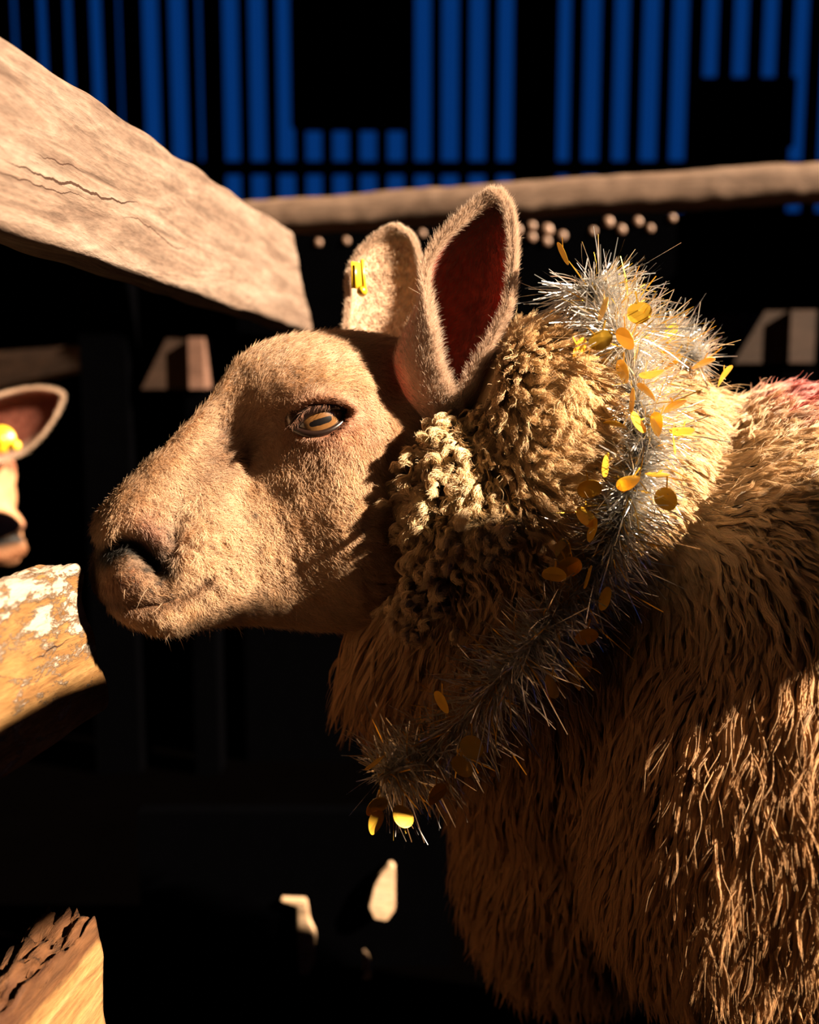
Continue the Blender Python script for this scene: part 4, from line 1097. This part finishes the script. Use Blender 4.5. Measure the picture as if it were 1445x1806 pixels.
# gold discs: photo place, radius across, squash, tilt in the picture, face turn
discs = [(1104, 597, 14, 1.25, 0.1), (1160, 615, 20, .85, .3), (1128, 552, 22, .8, .2), (1100, 655, 10, 1.5, 0), (1182, 638, 12, 1.3, -.6), (1197, 686, 18, .98, 0),
         (1190, 715, 22, .32, .5), (1224, 713, 15, .48, .1), (1160, 748, 12, 1.3, -.3), (1203, 761, 19, .45, -.3), (1188, 780, 3, 5., 0), (1116, 706, 5, 3.2, .1),
         (1125, 745, 20, .3, -1.0), (1085, 748, 20, .25, -.2), (1109, 852, 14, 1.1, -.6), (1176, 880, 18, 1.0, 0), (1160, 838, 16, .4, -.7), (1040, 862, 20, .7, .2),
         (1046, 935, 8, 1.8, 0), (1033, 912, 16, .8, 0), (992, 973, 15, 1.15, .5), (978, 1013, 20, .55, -.1), (1005, 1000, 20, .75, .5), (1038, 1018, 6, 2.0, 0),
         (1068, 1056, 14, .85, .4), (1034, 1123, 18, .8, -.2), (1028, 1178, 15, 1.15, .3), (1014, 1197, 12, 1.0, 0), (972, 1211, 12, 1.35, -.1), (832, 1318, 19, 1.0, 0),
         (815, 1352, 17, .9, 0), (780, 1238, 12, 1.2, 0), (710, 1440, 17, .95, 0), (662, 1450, 16, .85, .4), (664, 1422, 16, .8, -.2), (662, 1346, 11, .7, -.4),
         (1022, 616, 16, .7, .5), (1060, 600, 18, .9, -.2), (1240, 640, 14, .6, -.4), (1277, 662, 11, .7, 0), (1142, 690, 9, 1.0, .4), (1180, 590, 16, .6, .3),
         (1065, 545, 8, 1.6, 0), (994, 447, 8, 1.5, .1), (1068, 820, 12, .6, -.7), (1150, 660, 13, .6, -.7), (770, 1400, 15, .9, 0)]
for i, (x, y, r_, asp, tl) in enumerate(discs):
    # distance: just outside the tinsel around the closest part of the core
    cpx, cpy, cdd = proj(np.vstack([core, core_b])[:, :3]); k = np.argmin(np.hypot(cpx - x, cpy - y)); rr_k = np.vstack([core, core_b])[k, 3]
    off = np.hypot(cpx[k] - x, cpy[k] - y) * cdd[k] / F
    dd = cdd[k] - math.sqrt(max((rr_k * 0.95) ** 2 - off ** 2, 0)) - 0.002
    if y > 1200: dd = cdd[k] - 0.048
    R_ = 22.0 * dd / F                       # true disc radius
    wpx, hpx = r_ * 1.0, r_ * asp
    tx = math.acos(min(1, hpx / 20.0)); tz = math.acos(min(1, wpx / 20.0))
    bm = bmesh.new(); bmesh.ops.create_cone(bm, cap_ends=True, segments=28, radius1=R_, radius2=R_, depth=0.00018)
    for v in bm.verts:
        v.co.z += 0.10 * v.co.x * v.co.x / R_ + 0.06 * math.sin(v.co.y / R_ * 2 + i) * R_
    # the little neck of foil that ties it to the string
    bmesh.ops.create_cube(bm, size=1.0, matrix=Matrix.Translation((0, R_ * 1.45, 0)) @ Matrix.Diagonal((0.0012, R_ * 1.1, 0.00018, 1)))
    o = bm_obj('gold_disc', bm, M_disc, smooth=False)
    c0 = P(x, y, dd); toc = (Vector((0, 0, CAMZ)) - c0).normalized()
    # orientation: face the camera, then turn
    q = toc.to_track_quat('Z', 'Y')
    Mr = q.to_matrix() @ Matrix.Rotation(tl, 3, 'Z') @ Matrix.Rotation(tx * random.choice((-1, 1)), 3, 'X') @ Matrix.Rotation(tz * random.choice((-1, 1)), 3, 'Y')
    Mw = Mr.to_4x4(); Mw.translation = c0; o.matrix_world = Mw; adopt(o, garland)

# ------------------------------------------------------------------ the second sheep at the left edge
D2 = 1.6
def n_head():
    # same skull, turned to look out past the fence: forward = down-right towards the camera
    a = (560 - HA) / math.cos(YAW) * S; u = (800 - HY) * S; lt = HL * S
    f = Vector((0.50, -0.62, -0.60)).normalized(); up = Vector((0.15, -0.35, 0.9)); lat = up.cross(f).normalized(); up = f.cross(lat)
    # skull axis itself slopes 30 degrees down in its own frame, so rotate it level first
    ca, sa = math.cos(math.radians(31)), math.sin(math.radians(31))
    a2 = a * ca - u * sa; u2 = a * sa + u * ca
    c = np.array(P(-40, 845, D2 + 0.06))
    return (c + a2.reshape(-1, 1) * np.array(f) + u2.reshape(-1, 1) * np.array(up) + lt.reshape(-1, 1) * np.array(lat))
nv_ = n_head()
cen2 = P(-160, 900, D2 + 0.25)
balls2 = [(P(-190, 850, D2 + 0.14), (0.09, 0.10, 0.12), 0), (P(-300, 950, D2 + 0.24), (0.13, 0.14, 0.17), 0)]
for k in range(6): balls2.append((P(-430, 960, D2 + 0.34) + Vector((-0.10 * k, 0.06 * k, 0)), (0.17, 0.19, 0.2), 0))
b2c = P(-430, 960, D2 + 0.34)
hs2 = []
for dx, dy in ((0.0, -0.1), (0.02, 0.1), (-0.5, 0.2), (-0.48, 0.4)):
    z = b2c.z - 0.1
    while z > 0.05:
        t = 1 - z / (b2c.z - 0.1); rr3 = 0.07 * (1 - t) ** 1.5 + 0.026; balls2.append((Vector((b2c.x + dx, b2c.y + dy, z)), (rr3, rr3, rr3 * 1.3), 0)); z -= 0.035
    hs2.append(Vector((b2c.x + dx, b2c.y + dy, 0)))
me2 = fused('b2', balls2, 0.012); bv2 = np.empty(len(me2.vertices) * 3, np.float32); me2.vertices.foreach_get('co', bv2); bv2 = bv2.reshape(-1, 3)
sh2 = mesh_obj('sheep', np.vstack([nv_, bv2]), head_faces() + [tuple(i + len(nv_) for i in p.vertices) for p in me2.polygons], M_skin)
sh2.data.transform(Matrix.Translation(-Vector((b2c.x, b2c.y, 0)))); sh2.location = (b2c.x, b2c.y, 0)
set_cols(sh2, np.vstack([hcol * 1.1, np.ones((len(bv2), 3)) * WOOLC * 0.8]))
tag(sh2, 'second sheep mostly out of frame, its ear with a round yellow tag and snout showing', 'sheep')
for fpos in hs2:
    bm = bmesh.new()
    for s_ in (-1, 1):
        bmesh.ops.create_cone(bm, cap_ends=True, segments=16, radius1=0.026, radius2=0.017, depth=0.045, matrix=Matrix.Translation((0, 0.014 * s_, 0.0235)) @ Matrix.Diagonal((1.25, 0.52, 1, 1)))
    o = bm_obj('hoof', bm, M_hoof); o.location = fpos; adopt(o, sh2)
ear2_rows = [(-75, 765, 40, 34, 230, -50), (-40, 762, 52, 38, 215, -30), (0, 755, 60, 36, 200, -10), (40, 742, 56, 30, 190, 0), (70, 728, 44, 22, 184, 0), (92, 715, 28, 14, 180, 0), (104, 706, 14, 8, 180, 0), (109, 701, 4, 3, 180, 0)]
def ear2_map(al, x, z): return PA(al, x, D2 - z * D2 / F * 0.9)
bpy.context.view_layer.update()
ear2, e2i, e2o, e2n, e2e, e2v = ear_mesh('ear', ear2_rows, ear2_map, 0.004, sh2, (0.17, 0.06, 0.04), (0.6, 0.42, 0.3), (0.8, 0.66, 0.52), rk=4.0)
bpy.context.view_layer.update()
ear_fur('ear_fur', e2i, e2o, e2n, e2e, 7000, ear2, base_len=0.006, inner_dim=(0.22, 0.09, 0.06))
bm = bmesh.new()
bmesh.ops.create_cone(bm, cap_ends=True, segments=40, radius1=0.022, radius2=0.021, depth=0.004)
bmesh.ops.create_cone(bm, cap_ends=True, segments=30, radius1=0.010, radius2=0.007, depth=0.006, matrix=Matrix.Translation((0, 0, 0.004)))
bmesh.ops.create_cone(bm, cap_ends=True, segments=24, radius1=0.0085, radius2=0.0075, depth=0.010, matrix=Matrix.Translation((0.021, -0.010, 0.001)))
bmesh.ops.bevel(bm, geom=[e for e in bm.edges], offset=0.0006, segments=2, affect='EDGES')
et2 = bm_obj('ear_tag', bm, M_yellow); 
c0 = P(2, 775, D2 - 0.06); q = Vector((0.25, -1, 0.15)).to_track_quat('Z', 'Y'); Mw = q.to_matrix().to_4x4(); Mw.translation = c0
et2.matrix_world = Mw; bpy.context.view_layer.update(); et2.parent = ear2; et2.matrix_parent_inverse = ear2.matrix_world.inverted()
